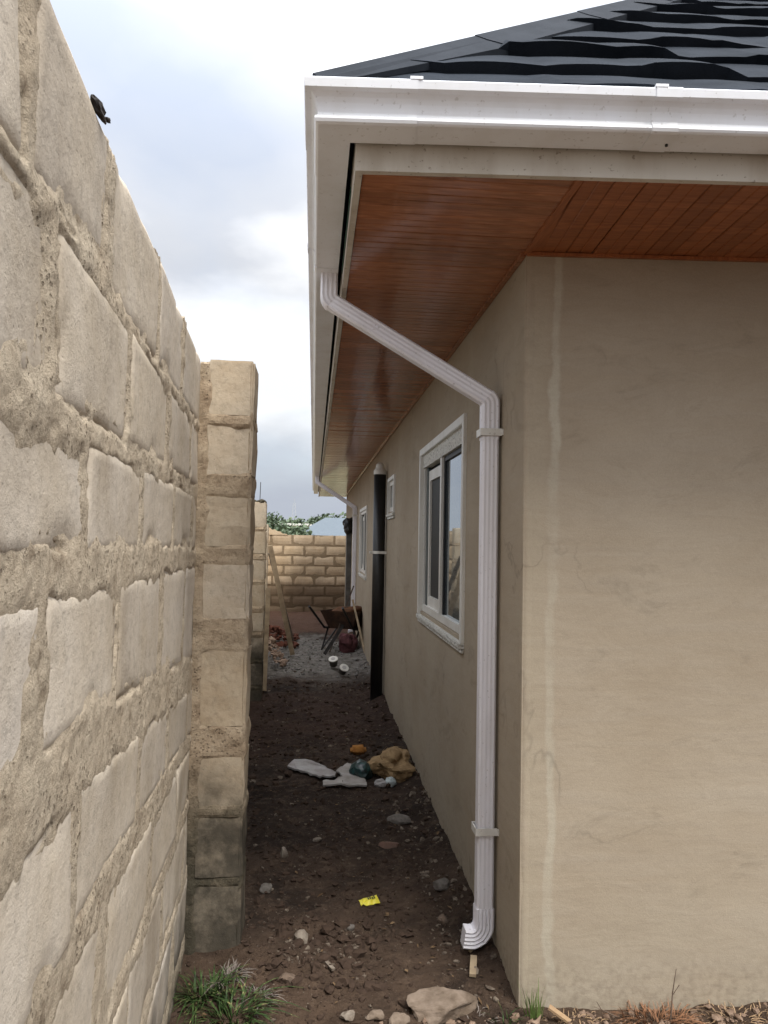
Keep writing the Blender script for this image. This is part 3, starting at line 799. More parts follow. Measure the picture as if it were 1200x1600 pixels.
def fascia_and_soffit():
    fz = [(0., SOF-.006), (0., GB+.10), (-.022, GB+.10), (-.022, SOF-.006)]
    eave_sweep('fascia_board', fz, M_fascia, HOUSE)
    # rounded edge bead under the fascia
    # backing above the boards
    so_ = MB()
    z = SOF+.016
    a = Vector((FC.x+.02, EY, z)); b = Vector((FC.x+.02, FC.y+.02, z)); c = FC+E*7.6-NO*.02; c.z = z
    so_.add([a, b, c, (c.x, WY+2, z), (WX+.02, WY+.02, z), (WX+.02, EY, z)], [(0, 1, 4, 5), (1, 2, 3, 4)])
    S = so_.build('soffit', M_groove, HOUSE)
    n = int((EY-.05-FC.y-.024)/.1)
    x0, x1 = FC.x+.024, WX-.003
    # boards of the side eave run across it; alike meshes shared
    def board_mesh(L, name, mat):
        w, t, ch = .0975, .008, .003
        prof = [(0, t), (0, ch), (ch, 0), (w/2-.004, 0), (w/2-.0015, ch), (w/2+.0015, ch), (w/2+.004, 0), (w-ch, 0), (w, ch), (w, t)]
        V = [(0, p, q) for p, q in prof]+[(L, p, q) for p, q in prof]
        k = len(prof); F = [(i, i+1, k+i+1, k+i) for i in range(k-1)]+[tuple(range(k))[::-1], tuple(range(k, 2*k))]
        me = bpy.data.meshes.new(name); me.from_pydata(V, [], F); me.materials.append(mat); return me
    me = board_mesh(x1-x0, 'soffit_board', M_soffit)
    base = rootloc(HOUSE)
    for i in range(n):
        y = FC.y+.03+i*.1
        o = bpy.data.objects.new('soffit_board', me); COL.objects.link(o); o.parent = S
        o.location = Vector((x0, y, SOF+.0012*_r1(i)))-base; o.rotation_euler = (.006*_r1(i+3), .003*_r1(i+8), 0)
        if y > 13.9: o['label'] = 'wood grain board at the far end';  # label only; same wood grain colour as the other boards
    wv = MB(); yy = FC.y+.028
    fy = lambda x: FC.y-(x-FC.x)*math.tan(AL)+.02
    wv.add([(x0, fy(x0), SOF), (x1, fy(x1), SOF), (x1, yy, SOF), (x0, yy, SOF), (x0, fy(x0), SOF+.01), (x1, fy(x1), SOF+.01), (x1, yy, SOF+.01), (x0, yy, SOF+.01)], [(0,3,2,1),(4,5,6,7),(0,1,5,4),(1,2,6,5),(2,3,7,6),(3,0,4,7)])
    wv.build('soffit_board', M_soffit, S)
    wv = MB(); a0 = FC+E*(WX-FC.x+.001)-NO*.022; b0 = Vector((WX+.001, WY-.004, 0)); c0 = a0+E*.012-NO*.577
    wv.add([(p.x, p.y, SOF+q) for q in (0, .01) for p in (a0, c0, b0)], [(0, 1, 2), (3, 5, 4), (0, 3, 4, 1), (1, 4, 5, 2), (2, 5, 3, 0)])
    wv.build('soffit_board', M_soffit2, S)
    # front eave boards run from fascia to wall
    me3 = board_mesh(.577, 'soffit_board', M_soffit2)
    i = 0; s = (WX+.01-FC.x)
    while s < 7.2 and i < 60:
        p = FC+E*s-NO*.024
        o = bpy.data.objects.new('soffit_board', me3); COL.objects.link(o); o.parent = S
        # board x axis -> -NO, y axis -> +(-E) so mirror by rotating -90-AL... length runs away from the fascia
        o.location = Vector((p.x, p.y, SOF+.001*_r1(i+50)))+E*.0975-base
        o.rotation_euler = (0, .003*_r1(i), math.pi/2-AL)
        s += .1; i += 1
    # cover strips: joint at the corner, edge trims
    tr = MB()
    pA = FC+E*(WX-FC.x-.004)-NO*.022; pB = Vector((WX+.002, WY, 0))
    tr.bar((pA.x, pA.y, SOF-.003), (pB.x, pB.y, SOF-.003), .022, .010); tr.build('joint_strip', M_soffit2, S)
    tr = MB(); tr.box((WX-.022, WY, SOF-.016), (WX-.002, EY-.4, SOF-.0015)); tr.build('edge_trim', M_soffit, S)
    tr = MB(); pa = Vector((WX, WY, SOF-.008))+NO*.009; tr.bar(pa, pa+E*7.3, .014, .012); tr.build('edge_trim', M_soffit2, S)
    # dark green strip standing in for the dark gap behind the side gutter
    g = MB(); g.box((FC.x-.0035, FC.y+.25, SOF+.045), (FC.x-.0012, FC.y+1.0, SOF+.066)); g.build('gap_strip', plain('dark_green_strip', (.015, .10, .075), rough=.3), HOUSE)
fascia_and_soffit()

# roof -------------------------------------------------------------
PIT = .93; RZ = 2.966; RO = .097    # roof edge sits RO out from the fascia
def roof_front(s, t, h):            # s = in from the eave (horizontal), t = along the front from the corner, h = normal to the slope
    k = 1/math.hypot(1, PIT)
    p = FC+NO*(RO-s)+E*t; nrm = NO*(PIT*k)+Vector((0, 0, k))
    return Vector((p.x, p.y, RZ+PIT*s))+nrm*h
def roof():
    # solid body
    x0, y0 = FC.x-RO, FC.y-RO
    c0 = eave_point(RO, RZ-.03, 1); c1 = eave_point(RO, RZ-.03, 0); c1 = Vector((c1.x, c1.y, RZ-.03))
    X1 = c1.x; Y1 = EY
    half = (X1-c0.x)/2; rz = RZ-.03+PIT*half
    r0 = Vector((c0.x+half, c0.y+half*.95, rz)); r1 = Vector((c0.x+half, Y1-half, rz))
    V = [c0, c1, Vector((X1, Y1, RZ-.03)), Vector((c0.x, Y1, RZ-.03)), r0, r1]
    mb = MB(); mb.add(V, [(0, 1, 4), (1, 2, 5, 4), (2, 3, 5), (3, 0, 4, 5), (0, 3, 2, 1)])
    R_ = mb.build('roof', M_roof, HOUSE)
    base = np.array(rootloc(HOUSE))
    # plane that holds the hip line
    hipdir = Vector((1, (1-math.sin(AL)*1)/math.cos(AL), 0)).normalized(); hp = eave_point(RO, 0, 1); hn = Vector((hipdir.y, -hipdir.x, 0))
    stuffV = MB()
    def wave(t, r):
        q = (t+.21*r+.06*math.sin(r*2.1))/.30; fr = q-math.floor(q); k = int(math.floor(q))+r*57
        st = _r1(k)*(1-sstep(.8, 1., fr))+_r1(k+1)*sstep(.8, 1., fr)
        k0 = .35 if r == 0 else .85
        return ((abs if r == 0 else float)(.026*st+.022*float(vnoise(t*2.6, r*3.1, seed=5)))*k0, .036+.013*st+.008*float(vnoise(t*3.1, r*5.7, seed=6)))
    step = .25
    for r in range(16):
        s0 = r*step-.01; s1 = s0+step+.05
        t = -.3+.21*(r % 2)-.05*_r1(r)
        while t < 7.6-s0:
            w = .30+.07*_r1(r*13+int(t*10)); 
            t1 = t+w
            if t1 > s0-.1:
                nu, nv = 6, 5
                sd_ = r*101+int((t+2)*37)
                crown = .007
                V = []
                for i in range(nu+1):
                    a = i/nu
                    ta = t+(t1-t+.004)*a
                    lowoff, lift = wave(ta, r)
                    for j in range(nv+1):
                        b = j/nv
                        sb = s0+lowoff*(1-b)+(s1-s0)*b
                        hgt = .002+lift*(1-b)**.7+crown*math.sin(math.pi*a)*(1-b*.6)
                        V.append(roof_front(sb, ta, hgt))
                F = gridfaces(nu+1, nv+1)
                # turned-down nose
                nb = len(V)
                for i in range(nu+1): 
                    ta = t+(t1-t+.004)*i/nu; V.append(roof_front(s0+wave(ta, r)[0]+.004, ta, -.010 if r else .004))
                for i in range(nu): F.append([i*(nv+1), nb+i, nb+i+1, (i+1)*(nv+1)])
                bm = bmesh.new(); vs = [bm.verts.new(v) for v in V]
                for f in F: bm.faces.new([vs[k] for k in f])
                bmesh.ops.bisect_plane(bm, geom=bm.verts[:]+bm.edges[:]+bm.faces[:], plane_co=hp, plane_no=hn, clear_inner=True)
                if len(bm.faces):
                    bmesh.ops.recalc_face_normals(bm, faces=bm.faces[:])
                    bm.verts.index_update(); VV = [v.co[:] for v in bm.verts]; FF = [[v.index for v in f.verts] for f in bm.faces]
                    if r < 11 and t < 3.3: mesh_obj('shingle', VV, FF, M_roof, R_)
                    else: stuffV.add(VV, FF)
                bm.free()
            t = t1
    stuff(stuffV.build('shingles', M_roof, R_))
    # the side slope: courses as steps, out of view from the passage
    ms = MB()
    for r in range(13):
        s0 = r*.3; s1 = s0+.34
        def P(s, y, h):
            k = 1/math.hypot(1, PIT); return (FC.x-RO+s-PIT*k*h, y, RZ+PIT*s+k*h)
        ya = FC.y-RO*.95+s0*.95; yb = EY-s0
        if yb-ya < .5: break
        ms.add([P(s0, ya, -.01), P(s0, ya, .035), P(s1, ya+.33, .004), P(s0, yb, -.01), P(s0, yb, .035), P(s1, yb-.34, .004)], [(0, 1, 4, 3), (1, 2, 5, 4)])
    stuff(ms.build('side_shingles', M_roof, R_))
    # hip cap: overlapping folded lengths
    p0 = eave_point(RO+.01, RZ+.0, 1)
    hd = Vector((hipdir.x, hipdir.y, PIT*hipdir.x)); sl = 1/hipdir.x
    hd = Vector((1, hipdir.y/hipdir.x, PIT)); hl = hd.length; hd.normalize()
    L = .95; k = 0; pos = .0
    side_f = (E*1.0).normalized()
    nF = NO*(PIT/math.hypot(1, PIT))+Vector((0, 0, 1/math.hypot(1, PIT)))
    nS = Vector((-PIT/math.hypot(1, PIT), 0, 1/math.hypot(1, PIT)))
    wf = hd.cross(nF).normalized(); 
    if wf.dot(E) < 0: wf = -wf
    ws = hd.cross(nS).normalized()
    if ws.y < 0: ws = -ws
    while pos < 6.2:
        a, b = pos, pos+L+.03
        la, lb = .033, .030
        V = []
        for q, lift in ((a, la), (b, lb)):
            kk = .22+.78*sstep(0, .45, q); c = p0+hd*q
            up = (nF+nS).normalized()
            V += [c+wf*(.125*kk)+nF*(lift-.034*kk), c+wf*(.120*kk)+nF*lift, c+wf*(.03*kk)+nF*(lift+.004)+up*.006, c+up*(lift+.024), c+ws*(.03*kk)+nS*(lift+.004)+up*.006, c+ws*(.120*kk)+nS*lift, c+ws*(.125*kk)+nS*(lift-.034*kk)]
        F = [(i, i+1, 8+i, 7+i) for i in range(6)]+[tuple(range(7))]
        MB().add(V, F).build('hip_cap', M_hip, R_)
        pos += L
roof()

# downpipes -------------------------------------------------------------
def fluted(w, d, n_fl=3, amp=.0014):
    pts = []
    def sidepts(p, q, L, flutes):
        m = flutes*4 if flutes else 1
        for i in range(m):
            t = i/m; x = p[0]+(q[0]-p[0])*t; y = p[1]+(q[1]-p[1])*t
            nx, ny = (q[1]-p[1])/L, -(q[0]-p[0])/L
            a = amp*(.5-.5*math.cos(2*math.pi*flutes*t)) if flutes else 0
            pts.append((x-nx*a, y-ny*a))
    c = .008; W_, D_ = w/2, d/2
    corners = [(-W_+c, -D_), (W_-c, -D_), (W_, -D_+c), (W_, D_-c), (W_-c, D_), (-W_+c, D_), (-W_, D_-c), (-W_, -D_+c)]
    for i in range(8):
        p, q = corners[i], corners[(i+1) % 8]; L = math.hypot(q[0]-p[0], q[1]-p[1])
        sidepts(p, q, L, n_fl if i % 2 == 0 else 0)
    return pts
def pipe_sweep(path, prof, ribs=None, skew=None):
    """path in the XZ plane at constant Y; prof (along Y, across)"""
    mb = MB(); n = len(prof); V = []
    P_ = [Vector(p) for p in path]
    for i, p in enumerate(P_):
        d0 = (P_[i]-P_[i-1]).normalized() if i else None; d1 = (P_[i+1]-P_[i]).normalized() if i < len(P_)-1 else None
        t = (d0+d1).normalized() if d0 and d1 else (d0 or d1)
        nrm = Vector((t.z, 0, -t.x))
        k = 1/max(.5, t.dot(d1 or d0))
        sc = ribs[i] if ribs else 1.
        for a, b in prof: V.append(p+Vector((0, a*sc, 0))+nrm*(b*k*sc))
    if skew: V = [v+Vector((0, skew[2]*min(1., max(0., (skew[1]-v.x)/(skew[1]-skew[0]))), 0)) for v in V]
    F = [(s*n+k, s*n+(k+1) % n, (s+1)*n+(k+1) % n, (s+1)*n+k) for s in range(len(P_)-1) for k in range(n)]
    F += [tuple(range(n))[::-1], tuple((len(P_)-1)*n+k for k in range(n))]
    return mb.add(V, F)
def arc_path(a, b, c, r, n=7):
    """corner a-b-c rounded"""
    a, b, c = map(Vector, (a, b, c)); u = (a-b).normalized(); v = (c-b).normalized()
    ang = u.angle(v); t = r/math.tan(ang/2)
    p, q = b+u*t, b+v*t; cen = b+(u+v).normalized()*(r/math.sin(ang/2)); out = []
    for i in range(n+1):
        k = i/n; w = (p-cen).slerp(q-cen, k) if hasattr(Vector, 'slerp') else (p-cen).lerp(q-cen, k)
        w = w.normalized()*r; out.append(cen+w)
    return out
def downpipe(y, label, detail=True, scale=1.):
    cx = WX-.048; gx = FC.x-.056
    prof = fluted(.062, .070)
    z1 = 2.765; z2 = 2.31; sk = (gx+.06, cx-.08, .17)
    A, B, C, D = Vector((gx, y, GB-.002)), Vector((gx, y, z1)), Vector((cx, y, z2)), Vector((cx, y, .115))
    e1 = arc_path(A, B, C, .035, 4); e2 = arc_path(B, C, D, .035, 4)
    body = pipe_sweep([e1[-1]+(C-B).normalized()*-.004, e2[0]+(C-B).normalized()*.004], prof, skew=sk)
    o = body.build('downpipe', M_pipe, HOUSE, label=label)
    top_e = [A]+e1; m1 = pipe_sweep(top_e, fluted(.067, .075, 3, .0026), skew=sk); m1.build('elbow', M_pipe, o)
    low_e = e2+[Vector((cx, y, z2-.17))]; m1 = pipe_sweep(low_e, fluted(.067, .075, 3, .0026), skew=sk); m1.build('elbow', M_pipe, o)
    pipe_sweep([Vector((cx, y, z2-.15)), Vector((cx, y, .17))], prof).build('pipe_length', M_pipe, o)
    # shoe turned to the passage, with moulded steps
    S0, S1, S2 = Vector((cx, y, .20)), Vector((cx, y, .068)), Vector((cx-.085, y, .068+.012))
    sh = [S0]+arc_path(S0, S1, S2, .055, 6)+[S2]
    pipe_sweep(sh, fluted(.068, .077, 4, .006), [1, 1, 1.02, .99, 1.02, .99, 1.02, 1.0, 1.0][:len(sh)]).build('shoe', M_pipe, o)
    m = MB(); m.box((S2.x-.006, y-.034, .042), (S2.x+.0, y+.034, .118)); 
    for zb in (z2-.155, .50):
        m = MB(); t = .0035
        m.box((cx-.043, y-.042, zb), (cx+.043, y-.038, zb+.03)); m.box((cx-.047, y-.042, zb), (cx-.043, y+.042, zb+.03)); m.box((cx+.043, y-.052, zb+.003), (WX+.004, y-.038, zb+.027)); m.box((cx-.043, y+.038, zb), (cx+.043, y+.042, zb+.03))
        m.build('strap', M_pvcgrey, o)
downpipe(3.06, 'white fluted rectangular downpipe nearest the corner')
downpipe(13.3, 'white downpipe near the far end of the side wall')

def soil_pipe():
    x, y, r = .705, 7.95, .066
    m = MB(); m.tube([(x, y, -.1), (x, y, 2.44)], r, 24)
    o = m.build('soil_pipe', M_black, HOUSE, smooth=True, label='black vertical soil vent pipe with pale top')
    m = MB(); m.tube([(x, y, 2.43), (x, y, 2.47), (x, y, 2.50), (x, y, 2.54), (x, y, 2.56)], [r+.004, r+.004, r*.75, r*.65, r*.3], 20); m.build('vent_cap', M_pvcgrey, o, smooth=False)
    m = MB(); m.tube([(x, y, 1.57), (x, y, 1.60)], r+.005, 24); m.box((x+.0, y-r-.004, 1.572), (WX+.004, y-r+.01, 1.598)); m.box((x-r-.035, y-.03, 1.574), (x-r, y+.03, 1.596)); m.build('strap', M_pvcgrey, o)
    return o
soil_pipe()
def rear_column():
    # unrendered grey concrete column and dark timber at the far end of the side wall
    M_c = plain('raw_grey_concrete', (.15, .145, .135), (.08, .075, .068), .9, .15, 5, .5, 50)
    T = MB(); T.box((WX-.10, 15.2, -.2), (WX-.001, 15.5, 2.0), .01)
    o = T.build('concrete_column', M_c, None, loc=None)
    tag(o, 'rough dark grey concrete column against the house wall beside the end wall', 'column')
    b = MB(); n = 10
    V, F = blob((WX-.10, 15.05, 2.0), (.11, .12, .15), 5, .9)
    b.add(V, F); q = b.build('plastic_bag', M_black, None); tag(q, 'black plastic bag hung on top of the grey concrete column', 'bag')
def blob(c, r, seed, amp=.2, sub=3, sharp=False):
    bm = bmesh.new(); bmesh.ops.create_icosphere(bm, subdivisions=sub, radius=1)
    A = np.array([v.co[:] for v in bm.verts]); F = [[v.index for v in f.verts] for f in bm.faces]; bm.free()
    n = fbm(A[:, 0]*1.3+seed, A[:, 1]*1.3, A[:, 2]*1.3, oct=4, seed=seed)
    if sharp:
        # knock flat facets off
        R = np.random.default_rng(seed)
        for _ in range(9):
            d = R.normal(size=3); d /= np.linalg.norm(d); lim = R.uniform(.55, .85); k = A@d
            A = np.where((k > lim)[:, None], A-np.outer(k-lim, d), A)
    A = A*(1+amp*n)[:, None]
    return (A*np.array(r)+np.array(c)), F
rear_column()

# ------------------------------------------------------------------ things on the ground
def wheelbarrow():
    T = thing('wheelbarrow', 'old black wheelbarrow with a rusty tray of brown earth parked by the far downpipe', 'wheelbarrow', (.50, 11.3, 0))
    o = Vector((.56, 11.75, 0)); d = Vector((.42, .90, 0)).normalized(); s = Vector((-d.y, d.x, 0))
    M_tray = plain('rusty_tray', (.085, .045, .028), (.035, .022, .018), .8, .3, 12, .3)
    M_tube = plain('black_tube_steel', (.02, .018, .018), rough=.5)
    U = Vector((0, 0, 1))
    m = MB(); V = []; prof = [(-.38, .62, .30), (-.26, .34, .20), (.22, .34, .20), (.42, .60, .28)]
    for a, z, w in prof: V += [o+d*a+s*w+U*z, o+d*a-s*w+U*z]
    top = [(-.38, .62), (.42, .60)]
    V += [o+d*-.38+s*.30+U*.62, o+d*.42+s*.30+U*.60, o+d*.42-s*.30+U*.60, o+d*-.38-s*.30+U*.62]
    m.add(V, [(0, 2, 3, 1), (2, 4, 5, 3), (4, 6, 7, 5), (0, 6, 4, 2), (1, 3, 5, 7)])
    m.build('tray', M_tray, T)
    V, F = blob(o+d*.0+U*.58, (.25, .28, .10), 9, .55); MB().add(V, F).build('earth_load', plain('orange_earth', (.13, .062, .032), (.07, .036, .022), .95, .1, 14, .6), T, smooth=True)
    m = MB()
    for k in (-1, 1):
        m.tube([o+d*-.85+s*.27*k+U*.72, o+d*-.35+s*.24*k+U*.36, o+d*.30+s*.13*k+U*.30, o+d*.72+s*.05*k+U*.20], .018, 8)
        m.tube([o+d*-.25+s*.22*k+U*.34, o+d*-.38+s*.26*k+U*.02, o+d*.05+s*.19*k+U*.32], .015, 8)
    m.build('frame', M_tube, T)
    m = MB(); c = o+d*.74+U*.19; ring = [c+(d*math.cos(2*math.pi*i/20)+U*math.sin(2*math.pi*i/20))*.16 for i in range(21)]
    m.tube(ring, .032, 8, cap=False); m.tube([c-s*.05, c+s*.05], .03, 10)
    for i in range(5): m.bar(c, c+(d*math.cos(i*1.257)+U*math.sin(i*1.257))*.15, .02, .012, up=s)
    m.build('wheel', M_tube, T)
wheelbarrow()

M_wood = plain('weathered_plank', (.42, .33, .22), (.25, .19, .125), .85, .2, 9, .4, 40)
def plank(label, a, b, w, t, mat=None, up=(0, -1, .2), group=None):
    c = Vector(b) if a[2] > b[2] else Vector(a)
    m = MB(); m.bar(a, b, w, t, up)
    o = m.build('wooden_plank', mat or M_wood, None, loc=tuple(c)); tag(o, label, 'plank', 'loose boards and sticks at the far end of the passage')
plank('long pale plank leaning against the left wall behind the second pillar', (-.62, 10.7, 1.62), (-.27, 10.9, .03), .07, .03)
plank('grey narrower plank leaning beside the long pale one', (-.66, 11.4, 1.50), (-.30, 11.9, .10), .06, .025, plain('grey_plank', (.20, .165, .13), (.12, .10, .08), .9))
plank('short upright board standing at the foot of the second pillar', (-.50, 8.5, 1.15), (-.51, 8.35, .02), .05, .03)

M_rag = plain('dirty_pink_cloth', (.17, .075, .08), (.09, .04, .045), .9, .1, 14, .5, 60)
plank('thin dark stick leaning over the wheelbarrow towards the house wall', (.28, 11.2, .03), (.66, 11.9, .98), .022, .022, plain('dark_stick', (.09, .065, .05), (.05, .035, .028), .9))
plank('pale bent lath propped across the front of the wheelbarrow', (.80, 10.9, .02), (.62, 11.4, .80), .03, .015)
plank('charred board leaning low beneath the wheelbarrow handles', (.20, 11.0, .03), (.50, 11.5, .42), .05, .02, plain('charred_board', (.03, .026, .024), (.015, .013, .012), .9))
V, F = blob((.55, 11.3, .16), (.12, .08, .14), 81, .9); o = mesh_obj('cloth', V, F, M_rag, None, loc=(.55, 11.3, 0)); tag(o, 'dirty pink cloth bundled on the ground under the wheelbarrow', 'cloth')
def fragment(name, label, cat, c, r, seed, mat, amp=.3, rot=0., group=None, sub=3, smooth=False):
    V, F = blob((0, 0, 0), (1, 1, 1), seed, amp, sub, True)
    V = V*np.array(r); ca, sa = math.cos(rot), math.sin(rot)
    V = np.stack([V[:, 0]*ca-V[:, 1]*sa, V[:, 0]*sa+V[:, 1]*ca, V[:, 2]], -1)
    z = gz(c[0], c[1])+r[2]*.45
    o = mesh_obj(name, V+np.array((c[0], c[1], z)), F, mat, None, smooth, loc=(c[0], c[1], z-r[2]*.45)); tag(o, label, cat, group); return o
M_stone = plain('pale_rubble_stone', (.27, .235, .195), (.15, .12, .095), .95, .1, 30, .7, 80)
M_stoneb = plain('brown_rubble_stone', (.17, .125, .095), (.10, .075, .058), .95, .1, 30, .7, 80)
M_stoneg = plain('grey_rubble_stone', (.17, .155, .14), (.095, .083, .072), .95, .1, 30, .7, 80)
M_rock = plain('tan_rock', (.24, .19, .15), (.12, .09, .066), .95, .1, 14, .8, 60)
fragment('rock', 'large tan slab of rock half sunk in the earth at the bottom of the picture', 'rock', (.475, 2.71), (.14, .085, .055), 4, M_rock, .40, .15, sub=4)
fragment('stone', 'pale angular lump of block beside the small hole in the soil', 'stone', (-.012, 3.19), (.034, .045, .04), 12, M_stone, .35, .5)
fragment('stone', 'round brown stone right of the grass tuft', 'stone', (-.06, 2.90), (.040, .030, .024), 13, M_stoneb, .3)
fragment('stone', 'flat grey stone near the house wall below the crumpled sack', 'stone', (.56, 4.52), (.085, .055, .03), 14, M_stoneg, .12)
fragment('stone', 'reddish brown stone lying in the middle of the path beyond the yellow sachet', 'stone', (.46, 4.15), (.065, .045, .022), 15, plain('red_brown_stone', (.17, .10, .075), (.11, .07, .055), .95), .1)
fragment('stone', 'grey stone against the foot of the house wall behind the downpipe shoe', 'stone', (.655, 3.62), (.050, .040, .032), 16, M_stoneg, .3)
fragment('stone', 'small brown stone just left of the downpipe shoe', 'stone', (.62, 3.36), (.030, .028, .022), 17, M_stoneb, .3)
fragment('stone', 'round grey stone next to the nearest pillar', 'stone', (-.19, 3.68), (.036, .034, .026), 18, M_stoneg, .3)
fragment('stone', 'little upright whitish stone beyond the nearest pillar', 'stone', (-.125, 4.05), (.022, .025, .035), 19, M_stone, .35)
fragment('stone', 'small tan stone alone in the middle of the dark path', 'stone', (.058, 4.28), (.024, .020, .016), 20, M_stone, .35)
fragment('stone', 'smaller pale stone left of the large rock at the bottom of the picture', 'stone', (.25, 2.66), (.035, .025, .02), 21, M_rock, .35)
fragment('stone', 'pale wedge shaped stone directly left of the large tan rock', 'stone', (.335, 2.64), (.045, .03, .022), 22, M_rock, .35, .6)
fragment('stone', 'pale stone lying between the grass tuft and the wedge shaped stone', 'stone', (.16, 2.68), (.026, .024, .02), 23, M_stone, .35)
fragment('stone', 'small grey pebble lying below the yellow sachet', 'stone', (.20, 3.32), (.018, .018, .014), 24, M_stoneg, .3)
m = MB(); m.obox((.665, 2.93, gz(.665, 2.93)+.012), (.25, .97, .12), (.97, -.25, 0), (0, -.1, 1), .055, .013, .006)
o = m.build('wood_splinter', M_wood, None, loc=(.665, 2.93, gz(.665, 2.93))); tag(o, 'pale splinter of wood on the soil below the downpipe shoe', 'wood splinter')
m = MB(); m.obox((.70, 3.06, gz(.70, 3.06)+.012), (.85, .5, .3), (-.5, .85, 0), (0, 0, 1), .03, .006, .005)
o = m.build('wood_splinter', M_wood, None, loc=(.70, 3.06, 0)); tag(o, 'tiny curled splinter tucked directly under the downpipe shoe', 'wood splinter')
m = MB(); m.obox((.10, 2.98, gz(.10, 2.98)+.008), (.35, -.9, .1), (.9, .35, 0), (0, 0, 1), .04, .008, .004)
o = m.build('wood_splinter', M_stone, None, loc=(.10, 2.98, 0)); tag(o, 'whitish sliver lying on the soil in front of the pale angular lump', 'wood splinter')

def poly_sheet(name, pts, t, mat, label, cat, curl=0.):
    q = []
    for i, p in enumerate(pts):
        a = Vector(p); b = Vector(pts[(i+1) % len(pts)])
        for k in range(5):
            w = a.lerp(b, k/5); j = .006 if k else 0.
            q.append((w.x+j*_r1(i*9+k), w.y+j*2*_r1(i*5+k+40)))
    pts = q
    n = len(pts); c = np.mean(pts, 0); z0 = gz(c[0], c[1])
    V = [(x, y, gz(x, y)+.018+curl*_r1(i)) for i, (x, y) in enumerate(pts)]
    V += [(x, y, z+t) for x, y, z in V]
    F = [tuple(range(n))[::-1], tuple(range(n, 2*n))]+[(i, (i+1) % n, n+(i+1) % n, n+i) for i in range(n)]
    o = mesh_obj(name, V, F, mat, None, loc=(c[0], c[1], z0)); return tag(o, label, cat)
M_board = plain('grey_white_board', (.42, .41, .41), (.27, .25, .24), .8, .2, 9)
poly_sheet('broken_board', [(-.155, 5.53), (-.10, 5.72), (.02, 5.66), (.12, 5.50), (.20, 5.42), (.19, 5.30), (.08, 5.27), (-.03, 5.38)], .012, M_board, 'torn greyish white sheet of ceiling board lying flat across the dark path', 'board', .004)
poly_sheet('broken_board', [(.20, 5.45), (.28, 5.60), (.34, 5.55), (.40, 5.22), (.40, 5.12), (.10, 5.13), (.10, 5.19), (.24, 5.27)], .012, plain('grey_white_board_b', (.38, .36, .345), (.24, .22, .20), .8, .2, 9), 'smaller piece of white board lying beside the blue plastic bag', 'board', .004)
M_teal = plain('teal_plastic', (.02, .07, .07), (.006, .016, .018), .3, .5, 20)
V, F = blob((.385, 5.36, .055), (.085, .10, .06), 33, .45); o = mesh_obj('plastic_bag', V, F, M_teal, None, loc=(.385, 5.36, 0)); tag(o, 'crumpled dark teal plastic bag between the white board and the tan sack', 'bag')
M_sack = plain('tan_raffia', (.34, .235, .125), (.20, .13, .065), .9, .2, 16, 1., 70)
V, F = blob((.60, 5.40, .075), (.155, .17, .10), 35, .75, 4)
sk = MB(); sk.add(V, F); Rk = random.Random(3)
for _ in range(420):
    v = Vector(V[Rk.randrange(len(V))]); d = Vector((Rk.gauss(0, 1), Rk.gauss(0, 1), Rk.gauss(0, .6))).normalized(); L = Rk.uniform(.02, .06); s_ = Vector((-d.y, d.x, .3)).normalized()*.0015
    sk.add([v-s_, v+s_, v+d*L+s_*.4+Vector((0, 0, -.01)), v+d*L-s_*.4+Vector((0, 0, -.01))], [(0, 1, 2, 3)])
o = sk.build('crumpled_sack', M_sack, None, loc=(.60, 5.40, 0)); tag(o, 'crumpled frayed tan sack lying against the foot of the house wall', 'sack')
V, F = blob((.775, 5.60, .08), (.06, .16, .07), 36, .5); 
for k, (x, y, r_, lab) in enumerate([(.50, 5.16, .035, 'white scrap of foam in front of the tan sack'), (.575, 5.18, .04, 'bluish white plastic scrap below the tan sack')]):
    V, F = blob((x, y, gz(x, y)+.02), (r_, r_*.8, r_*.9), 50+k, .7); o = mesh_obj('plastic_scrap', V, F, plain('pale_plastic', (.45, .52, .53), (.3, .33, .33), .4) if k else M_board, None, loc=(x, y, 0)); tag(o, lab, 'scrap')
def loaf():
    m = MB(); m.box((.325, 5.86, gz(.39, 5.92)), (.455, 5.99, gz(.39, 5.92)+.055), .02)
    A = np.array(m.V); A = A+.006*np.stack([fbm(A[:, 0]*30+q, A[:, 1]*30, A[:, 2]*30, oct=2, seed=q) for q in range(3)], -1)
    o = mesh_obj('sponge', A, m.F, plain('orange_foam', (.40, .19, .05), (.26, .11, .035), .9, .1, 40, .5), None, True, loc=(.39, 5.92, 0)); tag(o, 'orange block of sponge lying behind the white board', 'sponge')
loaf()
def sachet():
    c = Vector((.300, 3.555, gz(.30, 3.555)+.012)); ax = Vector((.97, .22, .05)).normalized(); ay = Vector((-.22, .97, .12)).normalized(); n = ax.cross(ay)
    nu, nv = 9, 6; V = []
    for i in range(nu):
        for j in range(nv):
            a, b = i/(nu-1)*2-1, j/(nv-1)*2-1
            w = .62 if i == 1 else (.8 if i == 0 else 1.)
            V.append(c+ax*(a*.046)+ay*(b*.030*w)+n*(.008*(1-a*a)*(1-b*b)+.003*_r1(i*7+j)))
    k = len(V); V += [v-n*.002 for v in V]
    F = gridfaces(nu, nv)+[f[::-1] for f in gridfaces(nu, nv, k)]
    T = thing('sachet', 'small crumpled bright yellow sachet lying on the bare soil', 'sachet', tuple(c))
    mesh_obj('wrapper', V, F, plain('yellow_film', (.75, .68, .06), (.62, .54, .05), .35, .5, 30), T)
    m = MB()
    for q in range(4):
        p = c+ax*(-.004+.010*q)+ay*(.004*(q % 2))+n*.0115; m.obox(p, ax, ay, n, .0035, .007+.002*(q % 2), .0006)
    m.build('dark_print', plain('dark_print', (.10, .11, .03)), T)
sachet()
